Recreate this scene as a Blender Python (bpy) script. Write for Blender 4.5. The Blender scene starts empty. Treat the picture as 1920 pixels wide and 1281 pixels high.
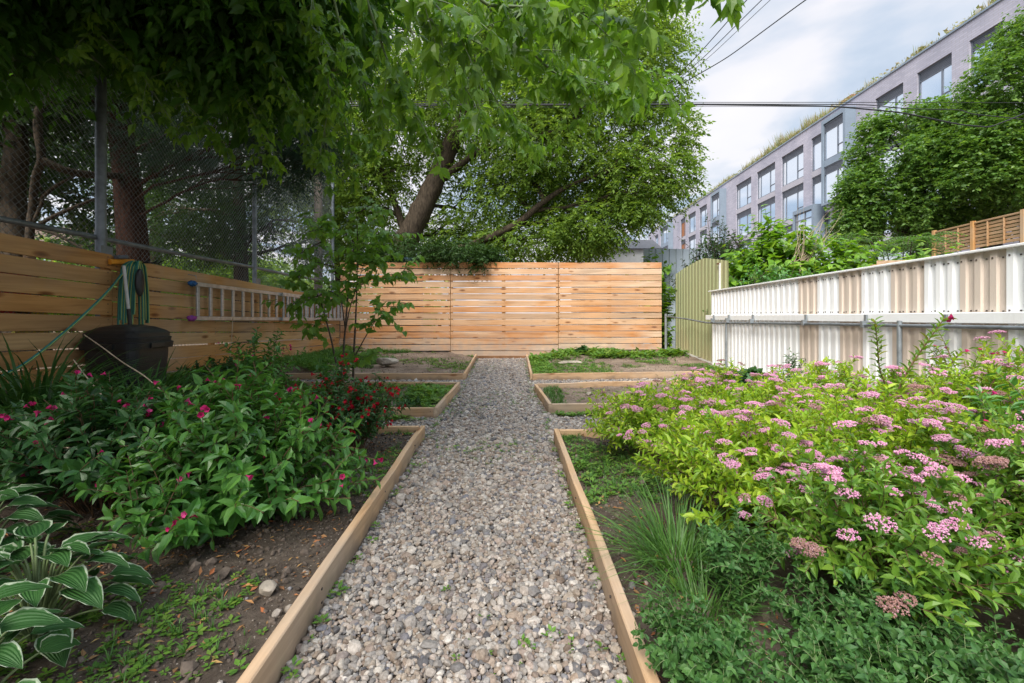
import bpy, math, random
import numpy as np
from mathutils import Vector
PI = math.pi
rng = np.random.default_rng(7)
random.seed(7)
scene = bpy.context.scene
COL = scene.collection
H = 1.05            # eye height
F = 853.0           # focal length in photo pixels

def at(px, py, Y):  # measured direction + distance -> world point
    return np.array([(px-960)/F*Y, Y, H+(590-py)/F*Y])

# ------------------------------------------------------------------ mesh helpers
class MB:
    def __init__(s): s.V=[]; s.F=[]; s.n=0; s.smooth=False
    def add(s, V, Fc, mi=0, smooth=False):
        V=np.asarray(V,float).reshape(-1,3); Fc=np.asarray(Fc,int)
        if Fc.size==0: return
        s.V.append(V); s.F.append((Fc+s.n, mi, smooth)); s.n+=len(V)
    def box(s, c, size, mi=0, rz=0.0, tilt=None):
        sx,sy,sz=[v/2 for v in size]
        V=np.array([[x,y,z] for x in (-sx,sx) for y in (-sy,sy) for z in (-sz,sz)],float)
        if tilt is not None: V=V@np.array(tilt).T
        if rz:
            c_,s_=math.cos(rz),math.sin(rz); V=V@np.array([[c_,-s_,0],[s_,c_,0],[0,0,1]]).T
        s.add(V+np.array(c), [[0,1,3,2],[4,6,7,5],[0,4,5,1],[2,3,7,6],[0,2,6,4],[1,5,7,3]], mi)
    def beam(s, p0, p1, w, h, mi=0, up=(0,0,1), seg=1, wob=0.0, ch=0.0):
        """rectangular bar p0->p1, w across, h along up, chamfered edges"""
        p0=np.array(p0,float); p1=np.array(p1,float); d=p1-p0; L=np.linalg.norm(d); d/=L
        up=np.array(up,float); a=np.cross(d,up); a/=np.linalg.norm(a); b=np.cross(a,d)
        if ch<=0: ch=min(w,h)*0.12
        pr=[(-w/2+ch,-h/2),(w/2-ch,-h/2),(w/2,-h/2+ch),(w/2,h/2-ch),(w/2-ch,h/2),(-w/2+ch,h/2),(-w/2,h/2-ch),(-w/2,-h/2+ch)]
        n=seg+1; V=[]
        for i in range(n):
            t=i/seg; o=p0+d*L*t
            off=(rng.normal(0,wob,2) if wob else (0,0))
            for (u,v) in pr: V.append(o+a*(u+off[0])+b*(v+off[1]))
        Fq=[]
        for i in range(seg):
            for k in range(8):
                k2=(k+1)%8; Fq.append([i*8+k,i*8+k2,(i+1)*8+k2,(i+1)*8+k])
        s.add(V,Fq,mi)
        m=s.n-len(V); V=np.array(V)
        s.add(V[:8],[list(range(7,-1,-1))],mi); s.add(V[-8:],[list(range(8))],mi)
    def tube(s, pts, rad, k=8, mi=0, cap=True, smooth=True):
        P=np.array(pts,float); n=len(P)
        R=np.full(n,rad,float) if np.isscalar(rad) else np.array(rad,float)
        T=np.gradient(P,axis=0); T/=np.linalg.norm(T,axis=1)[:,None]+1e-12
        ref=np.array([0,0,1.0]) if abs(T[:,2]).mean()<.8 else np.array([1.0,0,0])
        A=np.cross(T,ref); A/=np.linalg.norm(A,axis=1)[:,None]+1e-12; B=np.cross(T,A)
        th=np.arange(k)*2*PI/k
        V=P[:,None]+R[:,None,None]*(np.cos(th)[None,:,None]*A[:,None]+np.sin(th)[None,:,None]*B[:,None])
        i=np.arange(n-1)[:,None]*k; j=np.arange(k)[None]; j2=(j+1)%k
        Fq=np.stack([i+j,i+j2,i+k+j2,i+k+j],-1).reshape(-1,4)
        s.add(V.reshape(-1,3),Fq,mi,smooth)
        if cap:
            s.add(V[0],[list(range(k))],mi); s.add(V[-1],[list(range(k-1,-1,-1))],mi)
    def build(s, name, mats, parent=None, loc=None):
        if not s.V: return None
        off=np.zeros(3)
        if parent is not None: off=np.array(parent.location)
        elif loc is not None: off=np.array(loc,float)
        V=np.concatenate(s.V)-off
        if parent is not None and abs(parent.rotation_euler.z)>1e-9:
            a=-parent.rotation_euler.z; c_,s_=math.cos(a),math.sin(a)
            V=V@np.array([[c_,-s_,0],[s_,c_,0],[0,0,1]]).T
        me=bpy.data.meshes.new(name)
        loops=np.concatenate([f.ravel() for f,_,_ in s.F])
        tot=np.concatenate([np.full(len(f),f.shape[1]) for f,_,_ in s.F])
        mi=np.concatenate([np.full(len(f),m) for f,m,_ in s.F])
        sm=np.concatenate([np.full(len(f),q) for f,_,q in s.F])
        st=np.concatenate([[0],np.cumsum(tot)[:-1]])
        me.vertices.add(len(V)); me.vertices.foreach_set('co',V.astype(np.float32).ravel())
        me.loops.add(len(loops)); me.loops.foreach_set('vertex_index',loops.astype(np.int32))
        me.polygons.add(len(tot)); me.polygons.foreach_set('loop_start',st.astype(np.int32))
        try: me.polygons.foreach_set('loop_total',tot.astype(np.int32))
        except Exception: pass
        me.polygons.foreach_set('material_index',mi.astype(np.int32))
        me.polygons.foreach_set('use_smooth',sm.astype(bool))
        me.update(calc_edges=True)
        if not isinstance(mats,(list,tuple)): mats=[mats]
        for m in mats: me.materials.append(m)
        o=bpy.data.objects.new(name,me); COL.objects.link(o)
        if parent is not None: o.parent=parent
        else: o.location=off
        return o

def tag(o,label=None,cat=None,group=None,kind=None):
    if label: o['label']=label
    if cat: o['category']=cat
    if group: o['group']=group
    if kind: o['kind']=kind
    return o
def thing(name,label,cat,loc,group=None,rz=0):
    o=bpy.data.objects.new(name,None); COL.objects.link(o); o.location=[float(v) for v in loc]
    o.rotation_euler=(0,0,rz); o.empty_display_size=.1
    return tag(o,label,cat,group)

def nrm(a): return a/(np.linalg.norm(a,axis=-1,keepdims=True)+1e-12)
def scatter(mb, T, P, D, N, L, W=None, mi=0, smooth=False, Z=None):
    """place template T=(verts, faces) at P along D with normal N, length L, width W"""
    TV,TF=T; TV=np.array(TV,float); TF=np.array(TF)
    P=np.asarray(P,float); n=len(P)
    if n==0: return
    D=nrm(np.asarray(D,float)); N=np.asarray(N,float); N=N-(N*D).sum(1,keepdims=True)*D; N=nrm(N); S=np.cross(N,D)
    L=np.broadcast_to(L,(n,)); W=L if W is None else np.broadcast_to(W,(n,)); Z=L if Z is None else np.broadcast_to(Z,(n,))
    V=P[:,None]+(TV[None,:,0:1]*L[:,None,None])*D[:,None]+(TV[None,:,1:2]*W[:,None,None])*S[:,None]+(TV[None,:,2:3]*Z[:,None,None])*N[:,None]
    Fq=TF[None]+(np.arange(n)*len(TV))[:,None,None]
    mb.add(V.reshape(-1,3),Fq.reshape(-1,TF.shape[1]),mi,smooth)

# leaf templates: x along, y across (half width .5), z lift
LEAF=([[0,0,0],[.28,.46,.07],[.68,.36,.02],[1,0,-.14],[.68,-.36,.02],[.28,-.46,.07],[.45,0,-.02]],None)
LEAF=(LEAF[0],[[0,6,2,1],[6,3,3,2],[0,5,4,6],[6,4,3,3]])
# use clean quads only
LEAF6=([[0,0,0],[.3,.5,.08],[.7,.36,.04],[1,0,-.16],[.7,-.36,.04],[.3,-.5,.08],[.5,0,-.03]],[[0,6,2,1],[0,5,4,6],[6,3,3,2],[6,4,3,3]])
def _q(T):  # turn degenerate quads to a triangle list
    V,Fc=T; out=[]
    for f in Fc:
        g=[f[0]]
        for a in f[1:]:
            if a!=g[-1]: g.append(a)
        for k in range(1,len(g)-1): out.append([g[0],g[k],g[k+1]])
    return (V,out)
LEAF=_q(LEAF6)
DIAM=([[0,0,0],[.42,.5,.06],[1,0,-.08],[.42,-.5,.06]],[[0,1,2],[0,2,3]])
DIAMQ=([[0,0,0],[.42,.5,.05],[1,0,-.05],[.42,-.5,.05]],[[0,3,2,1]])
HEART=_q(([[0,0,0],[-.1,.3,.06],[.15,.52,.08],[.55,.4,.03],[1.02,0,-.16],[.55,-.4,.03],[.15,-.52,.08],[-.1,-.3,.06],[.45,0,-.04]],
      [[0,8,2,1],[8,4,3,2],[0,7,6,8],[8,6,5,4]]))
# lobed / toothed leaflet of the overhanging branches
TOOTH=_q(([[0,0,0],[.2,.38,.06],[.42,.46,.06],[.46,.34,.04],[.66,.34,.0],[.7,.22,-.04],[1.05,0,-.2],[.7,-.22,-.04],[.66,-.34,.0],[.46,-.34,.04],[.42,-.46,.06],[.2,-.38,.06],[.5,0,-.03]],
      [[0,12,2,1],[12,4,3,2],[12,6,5,4],[0,11,10,12],[12,10,9,8],[12,8,7,6]]))
# star lobed maple leaf
def _maple():
    V=[[.35,0,0]]; a=[(-.05,0),( .0,.25),(-.1,.5),(.22,.38),(.45,.62),(.55,.28),(.7,.26),(1,0),(.7,-.26),(.55,-.28),(.45,-.62),(.22,-.38),(-.1,-.5),(.0,-.25)]
    for i,(x,y) in enumerate(a): V.append([x,y,-.12*abs(y)-.1*x*x])
    n=len(a); return (V,[[0,1+i,1+(i+1)%n] for i in range(n)])
MAPLE=_maple()
# blade of grass: curved strip (x along, z lift), 4 segments
def _blade(seg=5,curl=1.0):
    V=[];Fc=[]
    for i in range(seg+1):
        t=i/seg; w=.5*(1-t**2.2)+.02
        x=t-.35*curl*t*t*.6; z=-.55*curl*t**2.4
        V+= [[x,w,z],[x,-w,z]]
    for i in range(seg): Fc.append([2*i,2*i+1,2*i+3,2*i+2])
    return (V,Fc)
BLADE=_blade()
BLADE_S=_blade(3,.6)
PETAL5=None
def _flower5():
    V=[];Fc=[]
    k=5
    for i in range(k):   # funnel ring
        a=2*PI*i/k; V.append([0,.05*math.cos(a),.05*math.sin(a)])
    for i in range(k):
        a=2*PI*i/k; V.append([.6,.17*math.cos(a),.17*math.sin(a)])
    for i in range(k):
        a=2*PI*(i+.5)/k; V.append([.95,.55*math.cos(a),.55*math.sin(a)])
    for i in range(k):
        j=(i+1)%k
        Fc+=[[i,j,k+j],[i,k+j,k+i],[k+i,k+j,2*k+i]]
    for i in range(k):
        Fc.append([k+i,2*k+i,2*k+(i-1)%k])
    return (V,Fc)
TRUMPET=_flower5()
OCTA=([[1,0,0],[-1,0,0],[0,1,0],[0,-1,0],[0,0,1],[0,0,-1]],[[0,2,4],[2,1,4],[1,3,4],[3,0,4],[2,0,5],[1,2,5],[3,1,5],[0,3,5]])

def rdir(n): return nrm(rng.normal(size=(n,3)))

# ------------------------------------------------------------------ materials
def newmat(name):
    m=bpy.data.materials.new(name); m.use_nodes=True; nt=m.node_tree; nt.nodes.clear()
    out=nt.nodes.new('ShaderNodeOutputMaterial'); return m,nt,out
def ramp(nt,cols,pos=None,interp='LINEAR'):
    r=nt.nodes.new('ShaderNodeValToRGB'); e=r.color_ramp.elements; r.color_ramp.interpolation=interp
    n=len(cols)
    while len(e)<n: e.new(.5)
    for i,c in enumerate(cols):
        e[i].position=pos[i] if pos else i/max(1,n-1); e[i].color=(*c,1)
    return r
def node(nt,t,**k):
    n=nt.nodes.new(t)
    for a,b in k.items(): setattr(n,a,b)
    return n
def mixrgb(nt,f,a,b,blend='MIX'):
    m=node(nt,'ShaderNodeMix',data_type='RGBA',blend_type=blend)
    for s,v in ((m.inputs[0],f),(m.inputs[6],a),(m.inputs[7],b)):
        if hasattr(v,'is_output'): nt.links.new(v,s)
        elif isinstance(v,(tuple,list)): s.default_value=(*v,1) if len(v)==3 else v
        else: s.default_value=v
    return m.outputs[2]
def math_(nt,op,a,b=0.0,c=None,clamp=False):
    m=node(nt,'ShaderNodeMath',operation=op,use_clamp=clamp)
    for i,v in enumerate((a,b,c)):
        if v is None: continue
        if hasattr(v,'is_output'): nt.links.new(v,m.inputs[i])
        else: m.inputs[i].default_value=v
    return m.outputs[0]
def leafmat(name,cols,trans=.4,rough=.42,spec=.4,tcol=1.15):
    m,nt,out=newmat(name); L=nt.links.new
    g=node(nt,'ShaderNodeNewGeometry'); r=ramp(nt,cols); L(g.outputs['Random Per Island'],r.inputs[0])
    tc=node(nt,'ShaderNodeTexCoord'); nz=node(nt,'ShaderNodeTexNoise'); nz.inputs['Scale'].default_value=1.7; nz.inputs['Detail'].default_value=3
    L(tc.outputs['Object'],nz.inputs['Vector'])
    v=math_(nt,'MULTIPLY_ADD',nz.outputs[0],.9,.55)
    col=mixrgb(nt,1.0,r.outputs[0],(1,1,1),'MULTIPLY'); 
    hs=node(nt,'ShaderNodeHueSaturation'); L(col,hs.inputs['Color']); L(v,hs.inputs['Value'])
    p=node(nt,'ShaderNodeBsdfPrincipled'); L(hs.outputs[0],p.inputs['Base Color']); p.inputs['Roughness'].default_value=rough; p.inputs['Specular IOR Level'].default_value=spec
    t=node(nt,'ShaderNodeBsdfTranslucent')
    tcn=mixrgb(nt,1.0,hs.outputs[0],(1.35*tcol,1.25*tcol,.55*tcol),'MULTIPLY'); L(tcn,t.inputs['Color'])
    mx=node(nt,'ShaderNodeMixShader'); mx.inputs[0].default_value=trans; L(p.outputs[0],mx.inputs[1]); L(t.outputs[0],mx.inputs[2]); L(mx.outputs[0],out.inputs[0])
    return m
def plain(name,col,rough=.6,metal=0,var=.12,scale=6,spec=.4,bump=0.0,bscale=60,col2=None,stretch=(1,1,1)):
    m,nt,out=newmat(name); L=nt.links.new
    tc=node(nt,'ShaderNodeTexCoord'); mp=node(nt,'ShaderNodeMapping'); L(tc.outputs['Object'],mp.inputs[0]); mp.inputs['Scale'].default_value=stretch
    nz=node(nt,'ShaderNodeTexNoise'); nz.inputs['Scale'].default_value=scale; nz.inputs['Detail'].default_value=6; nz.inputs['Roughness'].default_value=.65
    L(mp.outputs[0],nz.inputs['Vector'])
    c2=col2 or tuple(max(0,c*(1-2.2*var)) for c in col); c1=tuple(min(1,c*(1+var)) for c in col)
    r=ramp(nt,[c2,c1],[.3,.7]); L(nz.outputs[0],r.inputs[0])
    p=node(nt,'ShaderNodeBsdfPrincipled'); L(r.outputs[0],p.inputs['Base Color']); p.inputs['Roughness'].default_value=rough; p.inputs['Metallic'].default_value=metal; p.inputs['Specular IOR Level'].default_value=spec
    if bump>0:
        n2=node(nt,'ShaderNodeTexNoise'); n2.inputs['Scale'].default_value=bscale; n2.inputs['Detail'].default_value=4; L(tc.outputs['Object'],n2.inputs['Vector'])
        b=node(nt,'ShaderNodeBump'); b.inputs['Strength'].default_value=bump; b.inputs['Distance'].default_value=.01; L(n2.outputs[0],b.inputs['Height']); L(b.outputs[0],p.inputs['Normal'])
    L(p.outputs[0],out.inputs[0]); return m
def woodmat(name,axis,tones,weather=(.36,.33,.29),wamt=.25,rough=.72,zd=None):
    """timber with grain along axis (0=x,1=y,2=z), tone per plank, knots"""
    m,nt,out=newmat(name); L=nt.links.new
    g=node(nt,'ShaderNodeNewGeometry'); tc=node(nt,'ShaderNodeTexCoord')
    rnd=g.outputs['Random Per Island']
    off=node(nt,'ShaderNodeCombineXYZ'); k=math_(nt,'MULTIPLY',rnd,137.0); L(k,off.inputs[axis]); L(math_(nt,'MULTIPLY',rnd,31.0),off.inputs[(axis+1)%3])
    va=node(nt,'ShaderNodeVectorMath',operation='ADD'); L(tc.outputs['Object'],va.inputs[0]); L(off.outputs[0],va.inputs[1])
    def mapped(sc):
        mp=node(nt,'ShaderNodeMapping'); L(va.outputs[0],mp.inputs[0]); mp.inputs['Scale'].default_value=sc; return mp.outputs[0]
    s=[9,9,9]; s[axis]=.55
    n1=node(nt,'ShaderNodeTexNoise'); n1.inputs['Scale'].default_value=1.6; n1.inputs['Detail'].default_value=5; n1.inputs['Distortion'].default_value=.6; L(mapped(s),n1.inputs['Vector'])
    s=[60,60,60]; s[axis]=1.5
    n2=node(nt,'ShaderNodeTexNoise'); n2.inputs['Scale'].default_value=1.0; n2.inputs['Detail'].default_value=4; L(mapped(s),n2.inputs['Vector'])
    s=[1.2,1.2,1.2]; s[axis]=.45
    n3=node(nt,'ShaderNodeTexNoise'); n3.inputs['Scale'].default_value=1.4; n3.inputs['Detail'].default_value=3; L(mapped(s),n3.inputs['Vector'])
    tone=ramp(nt,tones); L(math_(nt,'ADD',math_(nt,'MULTIPLY',rnd,1.0),math_(nt,'MULTIPLY_ADD',n3.outputs[0],.7,-.35)),tone.inputs[0])
    gr=ramp(nt,[(.62,.55,.48),(1,1,1),(.8,.74,.68)],[.32,.5,.72]); L(n1.outputs[0],gr.inputs[0])
    c=mixrgb(nt,.75,tone.outputs[0],gr.outputs[0],'MULTIPLY')
    fr=ramp(nt,[(.72,.68,.62),(1.0,1.0,1.0)],[.3,.62]); L(n2.outputs[0],fr.inputs[0])
    c=mixrgb(nt,.6,c,fr.outputs[0],'MULTIPLY')
    s=[6.5,6.5,6.5]; s[axis]=2.1
    vo=node(nt,'ShaderNodeTexVoronoi'); vo.inputs['Scale'].default_value=1.0; vo.inputs['Randomness'].default_value=1; L(mapped(s),vo.inputs['Vector'])
    kn=ramp(nt,[(.22,.12,.06),(.5,.33,.2),(1,1,1)],[.05,.11,.19]); L(vo.outputs['Distance'],kn.inputs[0])
    c=mixrgb(nt,.85,c,kn.outputs[0],'MULTIPLY')
    n4=node(nt,'ShaderNodeTexNoise'); n4.inputs['Scale'].default_value=1.3; n4.inputs['Detail'].default_value=6; L(tc.outputs['Object'],n4.inputs['Vector'])
    wf=ramp(nt,[(0,0,0),(wamt*2,)*3],[.42,.72]); L(n4.outputs[0],wf.inputs[0])
    c=mixrgb(nt,wf.outputs[0],c,weather)
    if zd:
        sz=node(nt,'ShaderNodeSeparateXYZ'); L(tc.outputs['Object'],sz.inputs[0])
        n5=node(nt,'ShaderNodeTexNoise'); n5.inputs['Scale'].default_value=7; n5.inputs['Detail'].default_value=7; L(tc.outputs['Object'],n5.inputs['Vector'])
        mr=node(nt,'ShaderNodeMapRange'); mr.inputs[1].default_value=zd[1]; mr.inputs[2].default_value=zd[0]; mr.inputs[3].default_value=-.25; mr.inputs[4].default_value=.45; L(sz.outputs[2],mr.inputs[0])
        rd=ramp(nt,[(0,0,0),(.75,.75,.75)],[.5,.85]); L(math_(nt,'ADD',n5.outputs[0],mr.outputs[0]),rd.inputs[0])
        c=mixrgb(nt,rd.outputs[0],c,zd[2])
    p=node(nt,'ShaderNodeBsdfPrincipled'); L(c,p.inputs['Base Color']); p.inputs['Roughness'].default_value=rough; p.inputs['Specular IOR Level'].default_value=.25
    b=node(nt,'ShaderNodeBump'); b.inputs['Strength'].default_value=.35; b.inputs['Distance'].default_value=.004; L(n2.outputs[0],b.inputs['Height']); L(b.outputs[0],p.inputs['Normal'])
    L(p.outputs[0],out.inputs[0]); return m

ORANGE=[(.50,.33,.21),(.64,.38,.21),(.60,.27,.10),(.72,.52,.36),(.62,.33,.15),(.68,.44,.27),(.55,.24,.09)]
OLD=[(.42,.25,.115),(.56,.33,.14),(.53,.27,.09),(.60,.39,.19),(.46,.29,.14)]
BEDW=[(.60,.42,.27),(.66,.46,.29),(.56,.36,.2),(.66,.50,.35)]
M={}
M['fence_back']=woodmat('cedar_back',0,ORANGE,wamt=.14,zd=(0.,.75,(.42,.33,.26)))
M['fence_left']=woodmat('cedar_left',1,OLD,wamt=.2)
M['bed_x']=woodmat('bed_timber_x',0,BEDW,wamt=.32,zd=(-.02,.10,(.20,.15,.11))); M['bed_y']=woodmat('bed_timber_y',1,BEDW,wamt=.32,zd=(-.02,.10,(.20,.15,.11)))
M['post_wood']=woodmat('post_timber',2,OLD,wamt=.25)
M['lattice_wood']=woodmat('lattice_timber',1,[(.42,.26,.13),(.55,.36,.2),(.5,.3,.15)],wamt=.1)
M['screw']=plain('screw_steel',(.12,.10,.09),.5,.6)
M['galv']=plain('galvanised_steel',(.36,.40,.43),.5,.7,.15,9)
M['galv_dark']=plain('weathered_galvanised_steel',(.24,.27,.30),.55,.6,.2,7)
M['wire']=plain('chain_wire',(.22,.24,.25),.5,.6)
M['alu']=plain('aluminium',(.48,.49,.50),.42,.5,.15,8)
M['black_plastic']=plain('black_plastic',(.022,.022,.024),.42,0,.2,5,.5,.15,40)
M['hose']=plain('green_hose',(.02,.17,.13),.4,0,.15,4)
M['hose_stripe']=plain('hose_stripe',(.35,.42,.10),.45)
M['hose_teal']=plain('teal_hose',(.03,.22,.20),.4)
M['orange_paint']=plain('orange_plastic',(.75,.30,.03),.4)
M['blue_cloth']=plain('blue_cloth',(.03,.12,.32),.9,0,.4,40)
M['magenta_cloth']=plain('magenta_cloth',(.35,.04,.22),.9,0,.4,40,col2=(.05,.05,.25))
M['white_tape']=plain('white_handle',(.6,.62,.62),.5)
M['concrete']=plain('concrete',(.36,.34,.31),.85,0,.2,5,.2,.4,30)
M['rock']=plain('stone',(.36,.31,.25),.85,0,.25,9,.2,.6,18)
M['bark']=plain('bark',(.075,.058,.042),.9,0,.35,6,.15,.9,22,stretch=(4,4,.7))
M['bark_red']=plain('spruce_bark',(.075,.04,.03),.9,0,.35,8,.1,.9,25,stretch=(4,4,.7))
M['bark_grey']=plain('sapling_bark',(.10,.075,.06),.8,0,.25,20)
M['twig_green']=plain('green_twig',(.16,.22,.09),.6,0,.25,12)
M['stem_red']=plain('shrub_stem',(.16,.09,.05),.7,0,.25,15)
M['straw']=plain('dry_stalk',(.48,.38,.27),.8,0,.2,15)
M['cable']=plain('black_cable',(.015,.015,.017),.6)
# foliage
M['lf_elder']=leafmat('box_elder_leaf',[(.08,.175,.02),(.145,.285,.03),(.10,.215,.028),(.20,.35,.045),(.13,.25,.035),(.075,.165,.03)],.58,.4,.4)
M['lf_canopy_shade']=leafmat('shaded_canopy_leaf',[(.035,.10,.015),(.07,.18,.02),(.05,.14,.022)],.5,.42,.35)  # same box elder leaf, the crown's shade put into a darker colour
M['lf_elm']=leafmat('elm_leaf',[(.085,.16,.03),(.16,.27,.045),(.24,.36,.07),(.11,.21,.036)],.5,.5,.3)
M['lf_maple']=leafmat('maple_leaf',[(.06,.145,.03),(.11,.22,.04),(.085,.18,.035),(.18,.30,.06)],.42,.4,.4)
M['lf_spruce']=leafmat('spruce_needle',[(.025,.055,.035),(.05,.11,.075),(.035,.075,.05)],.15,.5,.3)
M['lf_dark']=leafmat('dark_leaf',[(.02,.05,.014),(.035,.08,.018),(.05,.11,.02)],.3,.45,.3)
M['lf_sapling']=leafmat('sapling_leaf',[(.11,.24,.05),(.19,.36,.06),(.15,.30,.055)],.48,.42,.4)
M['lf_weigela']=leafmat('weigela_leaf',[(.05,.16,.03),(.08,.22,.04),(.12,.28,.05),(.06,.18,.04)],.36,.36,.5)
M['lf_weigela_d']=leafmat('weigela_dark_leaf',[(.025,.08,.02),(.04,.12,.03),(.055,.14,.035)],.3,.4,.45)
M['lf_spirea']=leafmat('spirea_leaf',[(.20,.36,.03),(.32,.48,.035),(.42,.54,.05),(.25,.42,.03),(.15,.30,.03)],.42,.42,.4)
M['lf_spirea_g']=leafmat('green_spirea_leaf',[(.07,.17,.025),(.12,.26,.03),(.19,.33,.04),(.09,.21,.03),(.26,.40,.05)],.38,.42,.4)
M['lf_weigela_y']=leafmat('young_weigela_leaf',[(.14,.27,.03),(.22,.36,.04),(.10,.22,.03),(.3,.3,.05)],.38,.4,.4)
M['lf_oregano']=leafmat('oregano_leaf',[(.04,.115,.028),(.06,.15,.038),(.085,.19,.045)],.3,.5,.3)
M['lf_lily']=leafmat('lily_blade',[(.03,.09,.022),(.05,.13,.03),(.07,.16,.035)],.25,.38,.45)
M['lf_grass']=leafmat('grass_blade',[(.06,.15,.035),(.10,.22,.04),(.05,.13,.03)],.3,.45,.35)
M['lf_weed']=leafmat('weed_leaf',[(.09,.2,.03),(.14,.28,.04),(.07,.16,.03),(.2,.3,.05)],.35,.5,.3)
M['lf_bright']=leafmat('knotweed_leaf',[(.12,.27,.02),(.2,.38,.03),(.09,.2,.025),(.28,.44,.04)],.42,.4,.4)
M['lf_sumac']=leafmat('sumac_leaf',[(.06,.16,.03),(.1,.22,.04),(.14,.28,.04)],.35,.4,.4)
M['lf_roof']=leafmat('roof_grass_blade',[(.22,.26,.12),(.3,.24,.16),(.34,.32,.18),(.18,.25,.1)],.3,.7,.1)
M['lf_litter']=leafmat('dry_leaf',[(.16,.08,.04),(.28,.17,.08),(.35,.12,.05),(.42,.3,.12)],.1,.8,.1)
def petalmat(name,cols,tr=.3):
    m=leafmat(name,cols,tr,.6,.15,1.0)
    for n in m.node_tree.nodes:
        if n.type=='MIX' and n.blend_type=='MULTIPLY' and abs(n.inputs[7].default_value[2]-.55)<.02: n.inputs[7].default_value=(1,.9,1,1)
    return m
M['pt_spent']=petalmat('spent_petal',[(.42,.22,.22),(.34,.2,.15),(.5,.3,.32)])
M['pt_pink']=petalmat('spirea_petal',[(.70,.32,.50),(.78,.42,.60),(.62,.22,.42),(.82,.54,.66),(.6,.35,.40)])
M['pt_mag']=petalmat('weigela_petal',[(.5,.015,.12),(.62,.04,.22),(.38,.01,.08),(.68,.10,.3)])
M['pt_red']=petalmat('red_weigela_petal',[(.36,.006,.02),(.48,.015,.035),(.25,.004,.015)])

# ------------------------------------------------------------------ terrain
FA=np.array([-3.9,3.46]); FB=np.array([-4.13,10.9])          # left fence line (x at Y)
def fence_x(Y): return FA[0]+(FB[0]-FA[0])*(Y-FA[1])/(FB[1]-FA[1])
def fence_top(Y): return 1.67+(1.42-1.67)*(Y-3.46)/(10.9-3.46)
def sstep(a,b,x):
    t=np.clip((x-a)/(b-a),0,1); return t*t*(3-2*t)
LE=[(-2,-.62),(.6,-.645),(3.85,-.742),(4.62,-.752),(6.3,-.72),(7.26,-.742),(10.86,-.83),(11.2,-.84)]
RE=[(-2,.34),(.6,.34),(3.7,.345),(4.8,.382),(6.15,.30),(7.2,.29),(10.86,.335),(11.2,.34)]
def edgeL(Y): return np.interp(Y,[a for a,_ in LE],[b for _,b in LE])
def edgeR(Y): return np.interp(Y,[a for a,_ in RE],[b for _,b in RE])
def _gx(): pass
def r2back(X): return 6.15+(X-.30)*(.6/3.3)
def r3front(X): return 7.2+(X-.29)*(.37/3.26)
def gravel_mask(X,Y):
    X=np.asarray(X,float); Y=np.asarray(Y,float)
    path=(X>edgeL(Y))&(X<edgeR(Y))&(Y>-1.9)&(Y<10.83)
    l1=(X<=edgeL(Y))&(X>-3.3)&(Y>3.88)&(Y<4.58)
    l2=(X<=edgeL(Y))&(X>-3.6)&(Y>6.39)&(Y<7.24)
    r1=(X>=edgeR(Y))&(X<3.75)&(Y>3.76)&(Y<4.78)
    r2=(X>=edgeR(Y))&(X<3.75)&(Y>r2back(X)+.02)&(Y<r3front(X)-.02)
    return path|l1|l2|r1|r2
def vnoise(X,Y,s,seed=0):
    r=np.random.default_rng(seed); G=r.random((64,64)); x=X*s; y=Y*s
    xi=np.floor(x).astype(int); yi=np.floor(y).astype(int); fx=x-xi; fy=y-yi; fx=fx*fx*(3-2*fx); fy=fy*fy*(3-2*fy)
    g=lambda a,b: G[a%64,b%64]
    return (g(xi,yi)*(1-fx)+g(xi+1,yi)*fx)*(1-fy)+(g(xi,yi+1)*(1-fx)+g(xi+1,yi+1)*fx)*fy-.5
def hgt(X,Y):
    X=np.asarray(X,float); Y=np.asarray(Y,float)
    z=.052+.03*vnoise(X,Y,2.3,1)+.022*vnoise(X,Y,9,2)+.016*vnoise(X,Y,24,3)
    bd=sstep(8.0,10.9,Y)
    z=z+bd*(.10*sstep(-.8,-1.6,X)*-1*-1+.10*sstep(.35,1.4,X)+.03*sstep(2,3.8,X))
    fb=fence_top(Y)-1.215-.03
    z=z+np.where(Y<12,1,0)*sstep(-2.7,-3.85,X)*np.maximum(0,fb-.06)
    e_=.034; gm=gravel_mask(X,Y)|gravel_mask(X+e_,Y)|gravel_mask(X-e_,Y)|gravel_mask(X,Y+e_)|gravel_mask(X,Y-e_); z=np.where(gm,-.012,z)
    inside=(X>-4.6)&(X<4.1)&(Y<11.1)
    z=np.where(inside,z,np.where(X<-4.3,np.minimum(z,.3),.02+.05*vnoise(X,Y,.6,5)))
    return z
xs=np.unique(np.round(np.concatenate([-np.geomspace(4.6,900,26)[::-1],np.arange(-4.6,4.11,.035),np.geomspace(4.1,900,26)]),4))
ys=np.unique(np.round(np.concatenate([-np.geomspace(1.6,900,24)[::-1],np.arange(-1.6,.7,.12),np.arange(.7,4.6,.03),np.arange(4.6,11.2,.045),np.geomspace(11.2,900,24)]),4))
GX,GY=np.meshgrid(xs,ys); GZ=hgt(GX,GY)
nx,ny=len(xs),len(ys); idx=np.arange(nx*ny).reshape(ny,nx)
mb=MB(); mb.add(np.stack([GX,GY,GZ],-1).reshape(-1,3),np.stack([idx[:-1,:-1],idx[:-1,1:],idx[1:,1:],idx[1:,:-1]],-1).reshape(-1,4),0,True)
m,nt,out=newmat('garden_soil'); L=nt.links.new
tc=node(nt,'ShaderNodeTexCoord')
def nz_(sc,det=6,ro=.6):
    n=node(nt,'ShaderNodeTexNoise'); n.inputs['Scale'].default_value=sc; n.inputs['Detail'].default_value=det; n.inputs['Roughness'].default_value=ro; L(tc.outputs['Object'],n.inputs['Vector']); return n.outputs[0]
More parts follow.
